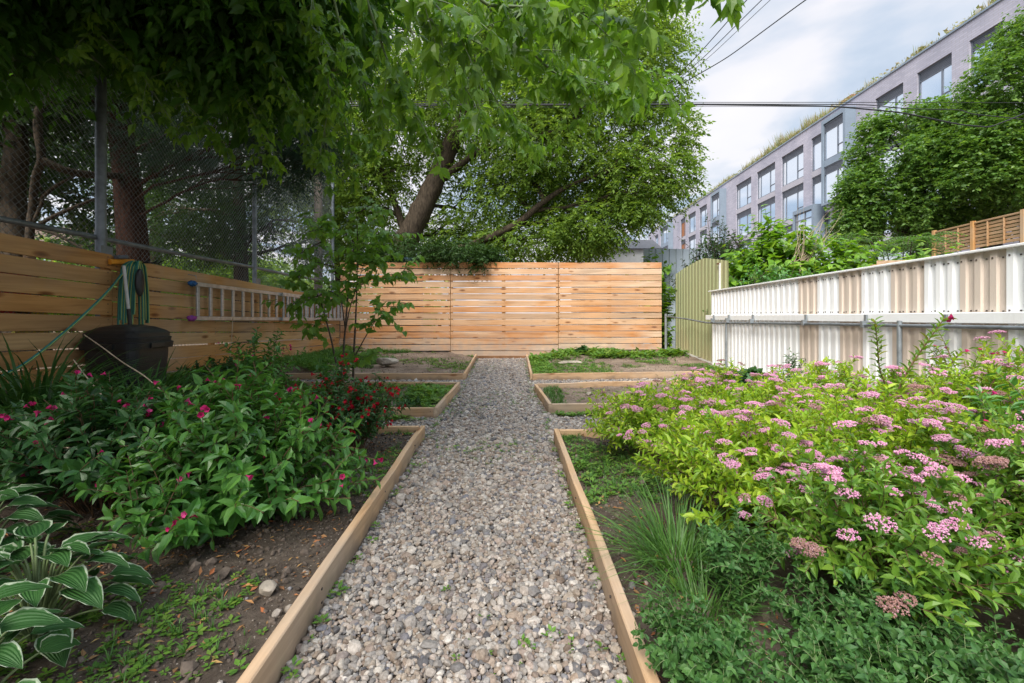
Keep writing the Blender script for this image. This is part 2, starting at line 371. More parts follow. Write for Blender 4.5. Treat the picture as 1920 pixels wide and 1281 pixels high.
a=ramp(nt,[(.035,.026,.020),(.085,.065,.05),(.15,.118,.092),(.21,.17,.135)],[.28,.45,.6,.78]); 
L(math_(nt,'ADD',math_(nt,'MULTIPLY',nz_(2.2,4),.5),math_(nt,'MULTIPLY',nz_(38,8,.75),.5)),a.inputs[0])
# drier, paler soil toward the open far beds
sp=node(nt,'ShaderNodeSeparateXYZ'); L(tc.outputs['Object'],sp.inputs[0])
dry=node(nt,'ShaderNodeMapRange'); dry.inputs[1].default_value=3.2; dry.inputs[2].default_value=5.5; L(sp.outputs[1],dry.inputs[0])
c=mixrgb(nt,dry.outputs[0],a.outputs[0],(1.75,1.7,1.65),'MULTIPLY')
vo=node(nt,'ShaderNodeTexVoronoi'); vo.inputs['Scale'].default_value=55; L(tc.outputs['Object'],vo.inputs['Vector'])
st=ramp(nt,[(.30,.27,.23),(0,0,0)],[.10,.16]); L(vo.outputs['Distance'],st.inputs[0])
c=mixrgb(nt,1.0,c,st.outputs[0],'ADD')
p=node(nt,'ShaderNodeBsdfPrincipled'); L(c,p.inputs['Base Color']); p.inputs['Roughness'].default_value=.95; p.inputs['Specular IOR Level'].default_value=.15
b=node(nt,'ShaderNodeBump'); b.inputs['Strength'].default_value=.9; b.inputs['Distance'].default_value=.02; L(nz_(45,8,.8),b.inputs['Height']); L(b.outputs[0],p.inputs['Normal']); L(p.outputs[0],out.inputs[0])
M['soil']=m
tag(mb.build('ground',m),kind='structure')

# ------------------------------------------------------------------ gravel
def ico(sub):
    t=(1+5**.5)/2
    V=[[-1,t,0],[1,t,0],[-1,-t,0],[1,-t,0],[0,-1,t],[0,1,t],[0,-1,-t],[0,1,-t],[t,0,-1],[t,0,1],[-t,0,-1],[-t,0,1]]
    Fc=[[0,11,5],[0,5,1],[0,1,7],[0,7,10],[0,10,11],[1,5,9],[5,11,4],[11,10,2],[10,7,6],[7,1,8],[3,9,4],[3,4,2],[3,2,6],[3,6,8],[3,8,9],[4,9,5],[2,4,11],[6,2,10],[8,6,7],[9,8,1]]
    V=[list(nrm(np.array(v,float))) for v in V]
    for _ in range(sub):
        cache={}; G=[]
        def mid(a,b):
            k=(min(a,b),max(a,b))
            if k not in cache:
                cache[k]=len(V); V.append(list(nrm((np.array(V[a])+np.array(V[b]))/2)))
            return cache[k]
        for f in Fc:
            a,b,c=mid(f[0],f[1]),mid(f[1],f[2]),mid(f[2],f[0]); G+=[[f[0],a,c],[f[1],b,a],[f[2],c,b],[a,b,c]]
        Fc=G
    return np.array(V),np.array(Fc)
def pebble_templates(sub,n):
    V,Fc=ico(sub); out=[]
    for i in range(n):
        r=np.random.default_rng(50+i); W=V.copy()
        for _ in range(7):   # flatten with random planes -> faceted worn stone
            d=nrm(r.normal(size=3)); h=r.uniform(.55,.85); s=W@d; W=W-np.outer(np.maximum(0,s-h),d)*.85
        W*=1+r.normal(0,.03,(len(W),1)); out.append((W*[r.uniform(.9,1.25),r.uniform(.75,1.05),r.uniform(.5,.8)],Fc))
    return out
m,nt,out=newmat('pebbles'); L=nt.links.new
g=node(nt,'ShaderNodeNewGeometry')
r=ramp(nt,[(.07,.067,.073),(.215,.2,.185),(.32,.265,.21),(.155,.115,.088),(.33,.265,.225),(.37,.34,.30),(.13,.13,.15),(.265,.20,.15),(.46,.42,.375),(.305,.27,.235),(.18,.165,.155),(.34,.30,.262)],None); L(g.outputs['Random Per Island'],r.inputs[0])
tc=node(nt,'ShaderNodeTexCoord'); n1=node(nt,'ShaderNodeTexNoise'); n1.inputs['Scale'].default_value=120; n1.inputs['Detail'].default_value=5; L(tc.outputs['Object'],n1.inputs['Vector'])
rr=ramp(nt,[(.6,.58,.56),(1.1,1.1,1.1)],[.3,.65]); L(n1.outputs[0],rr.inputs[0])
c=mixrgb(nt,.8,r.outputs[0],rr.outputs[0],'MULTIPLY')
p=node(nt,'ShaderNodeBsdfPrincipled'); L(c,p.inputs['Base Color']); p.inputs['Roughness'].default_value=.7; p.inputs['Specular IOR Level'].default_value=.3
L(p.outputs[0],out.inputs[0]); M['pebble']=m
mb=MB()
def fill(y0,y1,x0,x1,step,tmpl,size,smooth,extra=.35):
    X,Y=np.meshgrid(np.arange(x0,x1,step),np.arange(y0,y1,step)); X=X.ravel()+rng.uniform(-.45,.45,X.size)*step; Y=Y.ravel()+rng.uniform(-.45,.45,Y.size)*step
    k=gravel_mask(X,Y); X,Y=X[k],Y[k]; ne=int(len(X)*extra); e=rng.integers(0,len(X),ne)
    lift=np.concatenate([np.zeros(len(X)),rng.uniform(.005,.012,ne)])
    X=np.concatenate([X,X[e]+rng.uniform(-1,1,ne)*step]); Y=np.concatenate([Y,Y[e]+rng.uniform(-1,1,ne)*step])
    k=gravel_mask(X,Y); X,Y,lift=X[k],Y[k],lift[k]; n=len(X)
    S=size*np.exp(rng.normal(0,.33,n)); Z=-.006+S*.25+lift+.008*vnoise(X,Y,3,9)
    which=rng.integers(0,len(tmpl),n); N=nrm(np.stack([rng.normal(0,.35,n),rng.normal(0,.35,n),np.ones(n)],-1)); D=rdir(n); D[:,2]*=.2
    for i,T in enumerate(tmpl):
        q=which==i; scatter(mb,T,np.stack([X,Y,Z],-1)[q],D[q],N[q],S[q],smooth=smooth)
    return n
PT=pebble_templates(1,7); PF=pebble_templates(0,5)
fill(.75,2.6,-1.0,.7,.0138,PT,.0098,False,.5)
fill(2.6,4.0,-1.0,.7,.0175,PT,.012,False,.4)
fill(4.0,10.85,-1.0,.7,.020,PF,.0145,False,.4)
fill(3.7,7.7,-3.7,-.72,.026,PF,.0155,False,.3)
fill(3.7,7.7,.3,3.8,.026,PF,.0155,False,.3)
fill(-1.9,.75,-.8,.5,.05,PF,.034,False,.1)
n=260; Y=rng.uniform(.9,10.4,n); s_=rng.random(n)<.5; X=np.where(s_,edgeL(Y)-.045-rng.exponential(.05,n),edgeR(Y)+.045+rng.exponential(.05,n)); S=.011*np.exp(rng.normal(0,.3,n))
scatter(mb,PT[0],np.stack([X,Y,hgt(X,Y)+S*.35],-1),rdir(n),nrm(rng.normal(0,.3,(n,3))+[0,0,1.]),S)
tag(mb.build('gravel',M['pebble']),'grey and tan river pebbles covering the central path','gravel',kind='stuff')

# ------------------------------------------------------------------ timber bed frames
def bed(label,boards,stakes=()):
    c=np.mean([b[0] for b in boards],axis=0)
    t=thing('garden_bed_frame',label,'garden bed',(c[0],c[1],0),'timber garden bed frames')
    for (p0,p1) in boards:
        p0=np.array(p0,float); p1=np.array(p1,float); along=0 if abs(p1[0]-p0[0])>abs(p1[1]-p0[1]) else 1
        q=MB(); q.beam((*p0,.042),(*p1,.042),.038,.14,seg=max(3,int(np.linalg.norm(p1-p0)/.35)),wob=.0026,ch=.004)
        n_=max(2,int(np.linalg.norm(p1-p0)/.8)); nn=np.array([-(p1-p0)[1],(p1-p0)[0]]); nn/=np.linalg.norm(nn)
        for t_ in [.03/np.linalg.norm(p1-p0)]+list(np.linspace(.12,.88,n_))+[1-.03/np.linalg.norm(p1-p0)]:
            for zz_ in (.02,.07):
                for s_ in (-1,1):
                    c_=p0+(p1-p0)*t_+nn*s_*.0195; q.box((c_[0],c_[1],zz_+rng.uniform(-.006,.006)),(.007,.007,.007),1)
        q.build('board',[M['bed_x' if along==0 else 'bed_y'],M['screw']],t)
    for (x,y) in stakes:
        q=MB(); q.beam((x,y,-.1),(x,y,.085),.04,.04,up=(0,1,0),ch=.003); q.build('stake',M['post_wood'],t)
w=.019
bed('bed frame holding the variegated hosta and magenta weigela',[((-.645-w,.3),(-.742-w,3.85)),((-.742-.04,3.85-w),(-3.8,3.80))],[])
bed('small weedy bed frame behind the red-flowered shrub',[((-.752-.04,4.6),(-3.8,4.6)),((-.752-w,4.58),(-.72-w,6.34)),((-.72-.04,6.34),(-3.9,6.36))])
bed('bed frame under the ladder with a stone in its soil',[((-.742-.04,7.27),(-3.98,7.25)),((-.742-w,7.25),(-.83-w,10.8))],[])
bed('bed frame holding the pink spirea and grass clump',[((.34+w,.3),(.345+w,3.72)),((.345+.04,3.72-w),(3.8,3.74))],[])
bed('bed frame of bare soil just behind the pink spirea',[((.382+.04,4.8),(3.8,4.83)),((.382+w,4.78),(.30+w,6.17)),((.30+.04,6.17),(3.75,6.79))])
bed('weedy bed frame by the corrugated fences with a flat stone',[((.29+.04,7.22),(3.55,7.58)),((.29+w,7.2),(.335+w,10.8)),((3.57,7.6),(3.66,7.05))])

# ------------------------------------------------------------------ back fence
YB=10.92; ztop=2.30
bx=[(-4.12,-1.475,.17,14),(-1.465,1.105,.025,15),(1.115,3.59,.20,14)]
bf=thing('plank_fence','orange horizontal plank fence of three panels closing the garden','fence',(0,YB,0))
for i,(x0,x1,zb,n) in enumerate(bx):
    q=MB(); yy=YB-(.02 if i==1 else 0); pitch=(ztop-zb)/n
    for k in range(n):
        z=ztop-.07-pitch*k; h=.134+rng.uniform(-.003,.003)
        sag=rng.uniform(-.004,.004)
        q.beam((x0+rng.uniform(0,.006),yy,z+sag),(x1-rng.uniform(0,.006),yy+rng.uniform(-.003,.003),z-sag),.024,h,seg=5,wob=.0018,ch=.0025)
    for k in range(n):
        z=ztop-.07-pitch*k
        for xx in (x0+.05,(x0+x1)/2,x1-.05,x0+(x1-x0)*.25,x0+(x1-x0)*.75):
            for dz in (-.04,.04):
                q.box((xx+rng.uniform(-.015,.015),yy-.0135,z+dz),(.007,.003,.007),1)
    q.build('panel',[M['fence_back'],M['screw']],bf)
for x in (-4.0,-1.47,1.11,3.5,-2.75,-.2,2.35):
    q=MB(); q.beam((x,YB+.062,-.1),(x,YB+.062,ztop-.03),.089,.089,up=(0,1,0)); q.build('post',M['post_wood'],bf)
q=MB(); q.beam((-.83,YB-.035,-.0),(.36,YB-.035,-.0),.03,.13,ch=.002,seg=3); tag(q.build('kick_board',plain('dark_timber',(.26,.13,.06),.8,0,.2,6)),None)
o=bpy.data.objects['kick_board']; o.name='edging_board'; tag(o,'dark brown edging board under the plank fence at the path end','board')

# ------------------------------------------------------------------ left plank fence
lf=thing('plank_fence','weathered slatted side fence carrying the ladder and hose','fence',(-3.95,4.0,0))
cuts=[-.6,1.6,4.46,7.7,10.86]
for a,b in zip(cuts[:-1],cuts[1:]):
    q=MB()
    for k in range(8):
        o0=-.07-.152*k; j=rng.uniform(-.004,.004,2)
        st=-.012 if a>4 else 0
        q.beam((fence_x(a)+rng.uniform(-.003,.003),a+.004,fence_top(a)+o0+j[0]+st),(fence_x(b)+rng.uniform(-.003,.003),b-.004,fence_top(b)+o0+j[1]+st),.024,.139,seg=6,wob=.0018,ch=.0025)
    for k in range(8):
        for yy in (a+.05,(a+b)/2,b-.05):
            for dz in (-.04,.04):
                q.box((fence_x(yy)+.0135,yy,fence_top(yy)-.07-.152*k+dz),(.003,.009,.009),1)
    q.build('panel',[M['fence_left'],M['screw']],lf)
for y in (1.6,4.46,7.7,10.7,3.0,6.1,9.2):
    q=MB(); x=fence_x(y)-.05; q.beam((x,y,-.1),(x,y,fence_top(y)-.06),.05,.08,up=(0,1,0)); q.build('post',M['post_wood'],lf)

# ------------------------------------------------------------------ chain-link fence
cf=thing('chain_link_fence','tall galvanised chain-link fence rising behind the slatted side fence','fence',(-4.1,5,0))
cx=lambda Y: fence_x(Y)-.15
q=MB(); z0,z1=.15,4.6; ya,yb=.6,10.75; s=.062; d=0
for sg in (1,-1):
    for o in np.arange(ya-(z1-z0),yb+(z1-z0),s*1.0):
        # line y = o + sg*(z - z0) (sg=1) ; clip to [ya,yb]
        if sg==1: za=max(z0,z0+(ya-o)); zb=min(z1,z0+(yb-o)); pa=(o+za-z0,za); pb=(o+zb-z0,zb)
        else: za=max(z0,z0+(o-yb)); zb=min(z1,z0+(o-ya)); pa=(o-(za-z0),za); pb=(o-(zb-z0),zb)
        if zb-za<.05: continue
        q.tube([(cx(pa[0])+.002*sg,pa[0],pa[1]),(cx(pb[0])+.002*sg,pb[0],pb[1])],.0021,3,cap=False)
q.build('wire_mesh',M['wire'],cf)
for (y,r_,zt) in ((1.6,.036,4.65),(4.46,.044,4.65),(7.28,.034,4.65),(10.72,.036,4.3)):
    q=MB(); x=cx(y)+.05; q.tube([(x,y,-.1),(x,y,zt)],r_,14); q.tube([(x,y,1.80),(x,y,1.86)],r_+.006,14); 
    q.box((x+.045,y,fence_top(y)+.035),(.03,.13,.10)); q.build('post',M['galv_dark'],cf)
q=MB(); q.tube([(cx(y)+.03,y,1.80+.006*math.sin(y*2)) for y in np.linspace(.6,10.75,12)],.024,10); q.build('rail',M['galv_dark'],cf)
q=MB(); q.tube([(cx(y)+.03,y,4.6) for y in (.6,5,10.75)],.024,10); q.build('rail',M['galv_dark'],cf)

# ------------------------------------------------------------------ ladder
LX=.085
def ladp(px,py,off=LX):   # point on the plane just in front of the fence
    k=(px-960)/F; a=FA[0]+off; sl=(FB[0]-FA[0])/(FB[1]-FA[1]); Y=(a-sl*FA[1])/(k-sl)
    return np.array([k*Y,Y,H+(590-py)/F*Y])
A0,A1=ladp(362,532),ladp(640,566); B0,B1=ladp(372,597),ladp(640,597)
B1=np.array([A1[0],A1[1],H+(590-599)/F*A1[1]])
B0=np.array([A0[0],A0[1],H+(590-597)/F*A0[1]])
ld=thing('ladder','long aluminium ladder hung sideways on the slatted fence','ladder',(A0[0],A0[1],B0[2]))
for a,b,in_,n_ in ((A0,A1,0,''),(B0,B1,0,'')):
    q=MB(); q.beam(a,b,.024,.050,ch=.003); q.build('rail',M['alu'],ld)
off=np.array([.045,0,0])
for a,b in ((A0,A1),(B0,B1)):
    q=MB(); s_=a+(b-a)*.42; q.beam(s_+off,b+off-(b-a)*.01,.024,.058,ch=.003); q.build('rail',M['alu'],ld)
q=MB(); q.beam((0,0,0),(0,0,1),.026,.05,up=(0,1,0),ch=.006); rung0=None
for k in range(21):
    t=(k+.35)/21.0; a=A0+(A1-A0)*t; b=B0+(B1-B0)*t
    for lay in ((0,) if t<.43 else (0,1)):
        t2=t+(.011 if lay else 0); a=A0+(A1-A0)*t2; b=B0+(B1-B0)*t2
        oo=off*lay
        if rung0 is None:
            r0=q.build('rung',M['alu'],ld); rung0=r0
        else:
            r0=rung0.copy(); COL.objects.link(r0); r0.parent=ld
        lo=b+oo+np.array([0,0,.028]); hi=a+oo-np.array([0,0,.028])
        r0.location=lo-np.array(ld.location); r0.scale=(1,1,float((hi-lo)[2]))
# reset mesh built relative to parent: shift vertices back to the local origin
me=rung0.data; n=len(me.vertices); co=np.zeros(n*3); me.vertices.foreach_get('co',co); co=co.reshape(-1,3)+np.array(ld.location); me.vertices.foreach_set('co',co.ravel())
for a,mt,nm in ((A0+np.array([.02,-.04,.0]),M['blue_cloth'],'blue_wrap'),(B0+np.array([.02,-.05,0]),M['magenta_cloth'],'magenta_wrap')):
    q=MB(); V,Fc=ico(2); V=V*[.028,.075,.035]*(1+.12*rng.normal(size=(len(V),1))); q.add(V+a,Fc,0,True); q.build('cloth_wrap',mt,ld)
for t,zz in ((0.0,.12),(.6,.1)):
    a=A0+(A1-A0)*t; q=MB(); q.tube([a+np.array([-.06,0,.11]),a+np.array([.03,0,.10]),a+np.array([.05,0,.03]),a+np.array([.03,0,-.04])],.006,6); q.build('hook',M['galv'],ld)
# ------------------------------------------------------------------ hose rack, hose, handle
def fp(px,py,off): return ladp(px,py,off)
c=fp(222,495,.04)
rk=thing('wall_hook_rack','orange and black tool rack on the slatted fence above the bin','rack',c)
q=MB(); q.beam(fp(206,491,.04),fp(250,491,.04),.03,.05,ch=.008); q.build('holder',M['orange_paint'],rk)
q=MB(); q.beam(fp(218,482,.05),fp(236,482,.05),.05,.035,ch=.008); q.build('clamp',plain('grey_plastic',(.12,.14,.17),.5),rk)
for px in (238,256,268):
    q=MB(); a=fp(px,493,.04); q.tube([a,a+[.08,.0,0],a+[.15,.02,.0],a+[.2,.03,.03]],.007,6); q.build('hook',M['cable'],rk)
hs=thing('garden_hose','green striped garden hose looped over the rack','hose',fp(250,610,.1))
q=MB()
top=fp(250,494,.13)
for i,(pxl,pxr,yl,yr) in enumerate([(222,275,612,606),(226,268,600,612),(231,276,614,604),(236,262,606,612),(242,278,600,606),(247,272,612,600),(251,268,590,608)]):
    o=.10+.018*i
    a=fp(pxl,yl,o); b=fp(pxr,yr,o); ta=fp(pxl+6,497,o); tb=fp(pxr-5,497,o); tm=fp((pxl+pxr)/2,489,o)
    P=[a,a+(ta-a)*.5+[0,-.01,0],a+(ta-a)*.85,ta+[0,.012,.0],tm,tb+[0,-.012,0],b+(tb-b)*.85,b+(tb-b)*.5+[0,.012,0],b]
    P=np.array(P); t=np.linspace(0,8,41); P=np.stack([np.interp(t,range(9),P[:,k]) for k in range(3)],-1)
    for _ in range(3): P[1:-1]=(P[:-2]+2*P[1:-1]+P[2:])/4
    q.tube(P,.011,8,0); q.tube(P+[.0095,0,.001],.0042,5,1)
q.build('coil',[M['hose'],M['hose_stripe']],hs)
q=MB(); P=np.array([fp(230,512,.12),fp(213,535,.13),fp(190,560,.14),fp(140,607,.16),fp(90,650,.2),fp(40,688,.24),fp(-10,712,.26),fp(-60,740,.26)])
t=np.linspace(0,7,36); P=np.stack([np.interp(t,range(8),P[:,k]) for k in range(3)],-1)
for _ in range(4): P[1:-1]=(P[:-2]+2*P[1:-1]+P[2:])/4
q.tube(P,.012,8,0); q.tube(P+[.0105,0,.001],.0042,5,1); q.build('trailing_length',[M['hose_teal'],M['hose_stripe']],hs)
sh=thing('tool_handle','white and black tool handle hanging among the hose loops','tool',fp(244,620,.2))
q=MB(); q.tube([fp(232,498,.22),fp(241,580,.22)],.014,10); q.build('shaft',M['white_tape'],sh)
q=MB(); q.tube([fp(241,579,.22),fp(245,625,.22)],.017,10); q.build('grip',M['black_plastic'],sh)
q=MB(); V,Fc=ico(2); q.add(V*[.03,.05,.14]+fp(262,530,.24),Fc,0,True); o=q.build('hose_nozzle',M['black_plastic']); tag(o,'black hose nozzle hanging inside the hose loops','nozzle')

# ------------------------------------------------------------------ black bin
bn=thing('storage_bin','black plastic bin with ridged domed lid behind the lily leaves','bin',(-3.60,4.27,.3),rz=0)
def rrect(cx_,cy_,z,wx,wy,r,n=6):
    P=[]
    for (sx,sy,a0) in ((1,1,0),(-1,1,90),(-1,-1,180),(1,-1,270)):
        for i in range(n+1):
            a=math.radians(a0+90*i/n); P.append((cx_+sx*(wx/2-r)+r*math.cos(a),cy_+sy*(wy/2-r)+r*math.sin(a),z))
    return P
def loft(mb,secs,mi=0,captop=True,smooth=True):
    n=len(secs[0]); V=np.array(secs).reshape(-1,3); Fq=[]
    for i in range(len(secs)-1):
        for k in range(n):
            k2=(k+1)%n; Fq.append([i*n+k,i*n+k2,(i+1)*n+k2,(i+1)*n+k])
    mb.add(V,Fq,mi,False)
    if captop: mb.add(V[-n:],[list(range(n))],mi)
bxx,byy=-3.60,4.27
q=MB(); loft(q,[rrect(bxx,byy,z,w_,d_,.08) for z,w_,d_ in ((.2,.42,.42),(.45,.45,.45),(.70,.475,.475),(.74,.475,.475))]); q.build('body',M['black_plastic'],bn)
q=MB(); loft(q,[rrect(bxx,byy,z,w_,d_,.09) for z,w_,d_ in ((.735,.47,.47),(.735,.53,.53),(.79,.54,.54),(.80,.51,.51),(.835,.52,.52),(.845,.495,.495),(.88,.50,.50),(.90,.46,.46),(.935,.34,.34),(.955,.20,.20))]); q.build('lid',M['black_plastic'],bn)
for sy in (-1,):
    q=MB(); q.beam((bxx-.09,byy+sy*.272,.765),(bxx+.09,byy+sy*.272,.765),.02,.05,ch=.006); q.build('handle',M['black_plastic'],bn)
q=MB(); q.beam((bxx+.272,byy-.08,.765),(bxx+.272,byy+.08,.765),.02,.05,ch=.006); q.build('handle',M['black_plastic'],bn)

# ------------------------------------------------------------------ white corrugated fence on the right
WX=lambda Y: 3.90
wf=thing('corrugated_fence','white and beige corrugated metal fence with a white rail','fence',(3.9,5,0))
def metalmat(name,col,dirt,amt=.12):
    m,nt,out=newmat(name); L=nt.links.new; tc=node(nt,'ShaderNodeTexCoord')
    mp=node(nt,'ShaderNodeMapping'); L(tc.outputs['Object'],mp.inputs[0]); mp.inputs['Scale'].default_value=(3,14,1.1)
    n1=node(nt,'ShaderNodeTexNoise'); n1.inputs['Scale'].default_value=1.2; n1.inputs['Detail'].default_value=7; n1.inputs['Roughness'].default_value=.7; L(mp.outputs[0],n1.inputs['Vector'])
    n2=node(nt,'ShaderNodeTexNoise'); n2.inputs['Scale'].default_value=1.1; n2.inputs['Detail'].default_value=5; L(tc.outputs['Object'],n2.inputs['Vector'])
    f=math_(nt,'MULTIPLY',n1.outputs[0],n2.outputs[0]); sp=node(nt,'ShaderNodeSeparateXYZ'); L(tc.outputs['Object'],sp.inputs[0])
    low=node(nt,'ShaderNodeMapRange'); low.inputs[1].default_value=.6; low.inputs[2].default_value=0.; low.inputs[3].default_value=0; low.inputs[4].default_value=.12; L(sp.outputs[2],low.inputs[0])
    r=ramp(nt,[(0,0,0),(amt,amt,amt)],[.24,.42]); L(math_(nt,'ADD',f,low.outputs[0]),r.inputs[0])
    c=mixrgb(nt,r.outputs[0],col,dirt)
    p=node(nt,'ShaderNodeBsdfPrincipled'); L(c,p.inputs['Base Color']); p.inputs['Roughness'].default_value=.42; p.inputs['Specular IOR Level'].default_value=.4
    L(p.outputs[0],out.inputs[0]); return m
M['white_metal']=metalmat('white_painted_sheet',(.86,.87,.87),(.34,.31,.25)); M['beige_metal']=metalmat('beige_painted_sheet',(.64,.55,.47),(.38,.32,.26))
M['white_trim']=metalmat('white_trim',(.80,.81,.81),(.4,.36,.3),.25)
M['olive_metal']=metalmat('olive_painted_sheet',(.30,.32,.17),(.36,.31,.17),.8)
M['blue_metal']=metalmat('grey_blue_sheet',(.42,.48,.54),(.3,.32,.33),.5)
def corr(y0,y1,x,zb,zt,pitch=.127,dep=.020,dirx=-1):
    """corrugated sheet along y; returns mesh builder, zb/zt functions of y"""
    q=MB(); pts=[]; y=y0
    n=max(1,int(round((y1-y0)/pitch))); p=(y1-y0)/n
    for k in range(n):
        b=y0+k*p; pts+=[(b,0),(b+.46*p,0),(b+.53*p,1),(b+.93*p,1),(b+.999*p,0)]
    V=[];Fq=[]
    for (yy,o) in pts:
        xx=x+dirx*dep*o; V+=[[xx,yy,zb(yy)],[xx,yy,zt(yy)]]
    for i in range(len(pts)-1): Fq.append([2*i,2*i+1,2*i+3,2*i+2])
    m_=len(V); V=V+[[v[0]+.003,v[1],v[2]] for v in V]; Fq+= [[a+m_,d_+m_,c_+m_,b_+m_] for a,b_,c_,d_ in Fq]
    q.add(V,Fq); return q
bounds=[8.87,8.5,8.12,7.74,7.36,6.98,6.58,6.17,5.79,5.41,5.06,4.67,4.29,3.95,3.58,3.2,2.82,2.44,2.06,1.68,1.3,.92,.54]
colr=[0,0,0,0,0,0,0,1,0,1,0,1,0,1,0,0,1,0,1,0,1,0]
wtop=lambda y: H+.447+(.52-.447)*(8.87-y)/(8.87-3.47)
for i in range(len(bounds)-1):
    y1,y0=bounds[i],bounds[i+1]; mt=M['beige_metal'] if colr[i] else M['white_metal']
    q=corr(y0,y1,3.9+rng.uniform(0,.002),lambda y:H-.07,wtop); [q.box((3.9-.001-.02*((j_%2)),y0+(.23 if j_%2==0 else .73)*.127+(j_//2)*.127,z_+rng.uniform(-.004,.004)),(.008,.011,.011),1) for j_ in range(6) for z_ in (H+.03,float(wtop(y0))-.06)]
    q.build('siding_panel',[mt,M['screw']],wf)
    q=corr(y0,y1,3.915+rng.uniform(0,.002),lambda y:.02+rng.uniform(0,.02),lambda y:H-.05); q.build('siding_panel',mt,wf)
q=MB(); q.beam((3.885,.5,wtop(.5)+.012),(3.885,8.93,wtop(8.93)+.008),.07,.022,ch=.004,seg=6,wob=.0015); q.build('cap',M['white_trim'],wf)
q=MB(); q.beam((3.85,.5,H-.005),(3.85,4.9,H-.036),.04,.092,ch=.005,seg=3); q.beam((3.853,4.85,H-.036),(3.85,9.0,H-.06),.04,.088,ch=.005,seg=3); q.build('rail',M['white_trim'],wf)
q=MB(); q.beam((3.93,2,.02),(3.87,8.9,.02),.10,.12,ch=.01,seg=5,wob=.004); q.build('sill',M['concrete'],wf)
pf=thing('pipe_rail','grey steel pipe rail with posts along the corrugated fences','rail',(3.8,5,0))
q=MB(); P=[(3.79,.5,H-.095),(3.79,3.5,H-.10),(3.79,6,H-.12),(3.80,8.9,H-.16),(3.86,10.0,H-.1),(3.66,10.8,H-.04)]
q.tube(np.array(P),.017,10); q.build('rail',M['galv_dark'],pf)
for (x,y,r_) in ((3.79,8.05,.02),(3.79,4.45,.022),(3.66,10.82,.03)):
    q=MB(); q.tube([(x,y,-.05),(x,y,H-.06 if y<10 else H+.02)],r_,12); q.build('post',M['galv'],pf)
for k_ in range(26):
    pass
for y in (3.2,4.0,4.9,5.9,7.2,8.0,8.6):
    q=MB(); q.box((3.79,y,H-.105),(.06,.035,.07)); q.box((3.81,y,H-.05),(.02,.03,.1)); q.build('clamp',M['galv'],pf)

# olive sheet fence
of=thing('corrugated_fence','tall olive green metal sheet fence between the plank and white fences','fence',(4.0,9.8,0))
ks=[(11.15,.99),(10.6,1.08),(9.9,1.16),(9.5,1.18),(9.0,1.10),(8.45,1.0)]
ot=lambda y: H+np.interp(y,[a for a,_ in ks][::-1],[b for _,b in ks][::-1])
ob=lambda y: np.interp(y,[8.4,11.2],[.02,.22])
for a,b in ((8.45,9.12),(9.12,9.8),(9.8,10.5),(10.5,11.15)):
    corr(a,b,4.02+rng.uniform(0,.003),ob,ot,.17,.02).build('sheet',M['olive_metal'],of)
q=MB(); q.beam((3.98,8.9,.02),(3.95,11.2,.17),.09,.13,ch=.01,seg=5,wob=.004); q.build('sill',M['concrete'],of)
pw=thing('fence_post','white metal post with a leaning brown post at the olive fence end','post',(4.05,8.75,0))
a=at(1352,548,8.75)
q=MB(); q.beam((a[0],8.75,0),(a[0],8.75,H+.99),.07,.05,up=(0,1,0)); q.build('white_post',M['white_trim'],pw)
q=MB(); q.beam((a[0]+.15,8.85,.2),(a[0]+.11,8.82,H+.97),.05,.05,up=(0,1,0)); q.beam((a[0]-.05,8.78,H+.98),(a[0]+.16,8.84,H+1.0),.07,.03); q.build('brown_post',plain('rusty_timber',(.2,.10,.06),.85,0,.3,9),pw)

# grey-blue fence behind, pale wall
gb=thing('corrugated_fence','pale grey-blue sheet fence seen above the plank fence end','fence',(5,14,0))
def face_sheet(x0,x1,Y,zb,zt,mat,name,parent,pitch=.2,dep=.03):
    q=MB(); n=int((x1-x0)/pitch); V=[];Fq=[]
    for k in range(n):
        b=x0+k*pitch
        for xx,o in ((b,0),(b+.8*pitch,0),(b+.86*pitch,1),(b+.94*pitch,1)): V+=[[xx,Y-dep*o,zb],[xx,Y-dep*o,zt+rng.uniform(-.004,.004)]]
    for i in range(len(V)//2-1): Fq.append([2*i,2*i+2,2*i+3,2*i+1])
    m_=len(V); V=V+[[v[0],v[1]+.003,v[2]] for v in V]; Fq+=[[d_+m_,c_+m_,b_+m_,a_+m_] for a_,b_,c_,d_ in Fq]
    q.add(V,Fq); return q.build(name,mat,parent)
face_sheet(3.9,5.7,13.5,0,H+1.95,M['blue_metal'],'sheet',gb); face_sheet(5.72,12,13.6,0,H+1.9,M['blue_metal'],'sheet',gb)
q=MB(); q.beam((3.9,13.6,1.0),(12,13.7,1.0),.06,.08); q.build('rail',M['galv_dark'],gb)
pw2=thing('garden_shed','pale wall and dark roof showing over the plank fence','shed',(4.0,20,0))
q=MB(); q.box((4.6,21,1.95),(3.4,2.5,3.9)); q.build('wall',plain('pale_render',(.62,.62,.62),.8,0,.08,2),pw2)
q=MB(); q.add([[2.7,19.6,3.9],[6.5,19.6,3.9],[6.5,22.4,3.9],[2.7,22.4,3.9],[2.7,21,4.5],[6.5,21,4.5]],[[0,1,5,4],[3,4,5,2]]); q.add([[2.7,19.6,3.9],[2.7,21,4.5],[2.7,22.4,3.9],[6.5,19.6,3.9],[6.5,22.4,3.9],[6.5,21,4.5]],[[0,1,2],[3,4,5]]); q.build('roof',plain('dark_roof',(.10,.10,.11),.8),pw2)
q=MB(); pA=at(742,494,11.6); pB=at(800,494,11.6)
V,Fc=ico(2); V=V*[.42,.35,.20]; V[:,2]=np.abs(V[:,2])*(1+.35*V[:,0]/.42*-1); q.add(V+np.array([(pA[0]+pB[0])/2,11.7,H+1.27]),Fc,0,True)
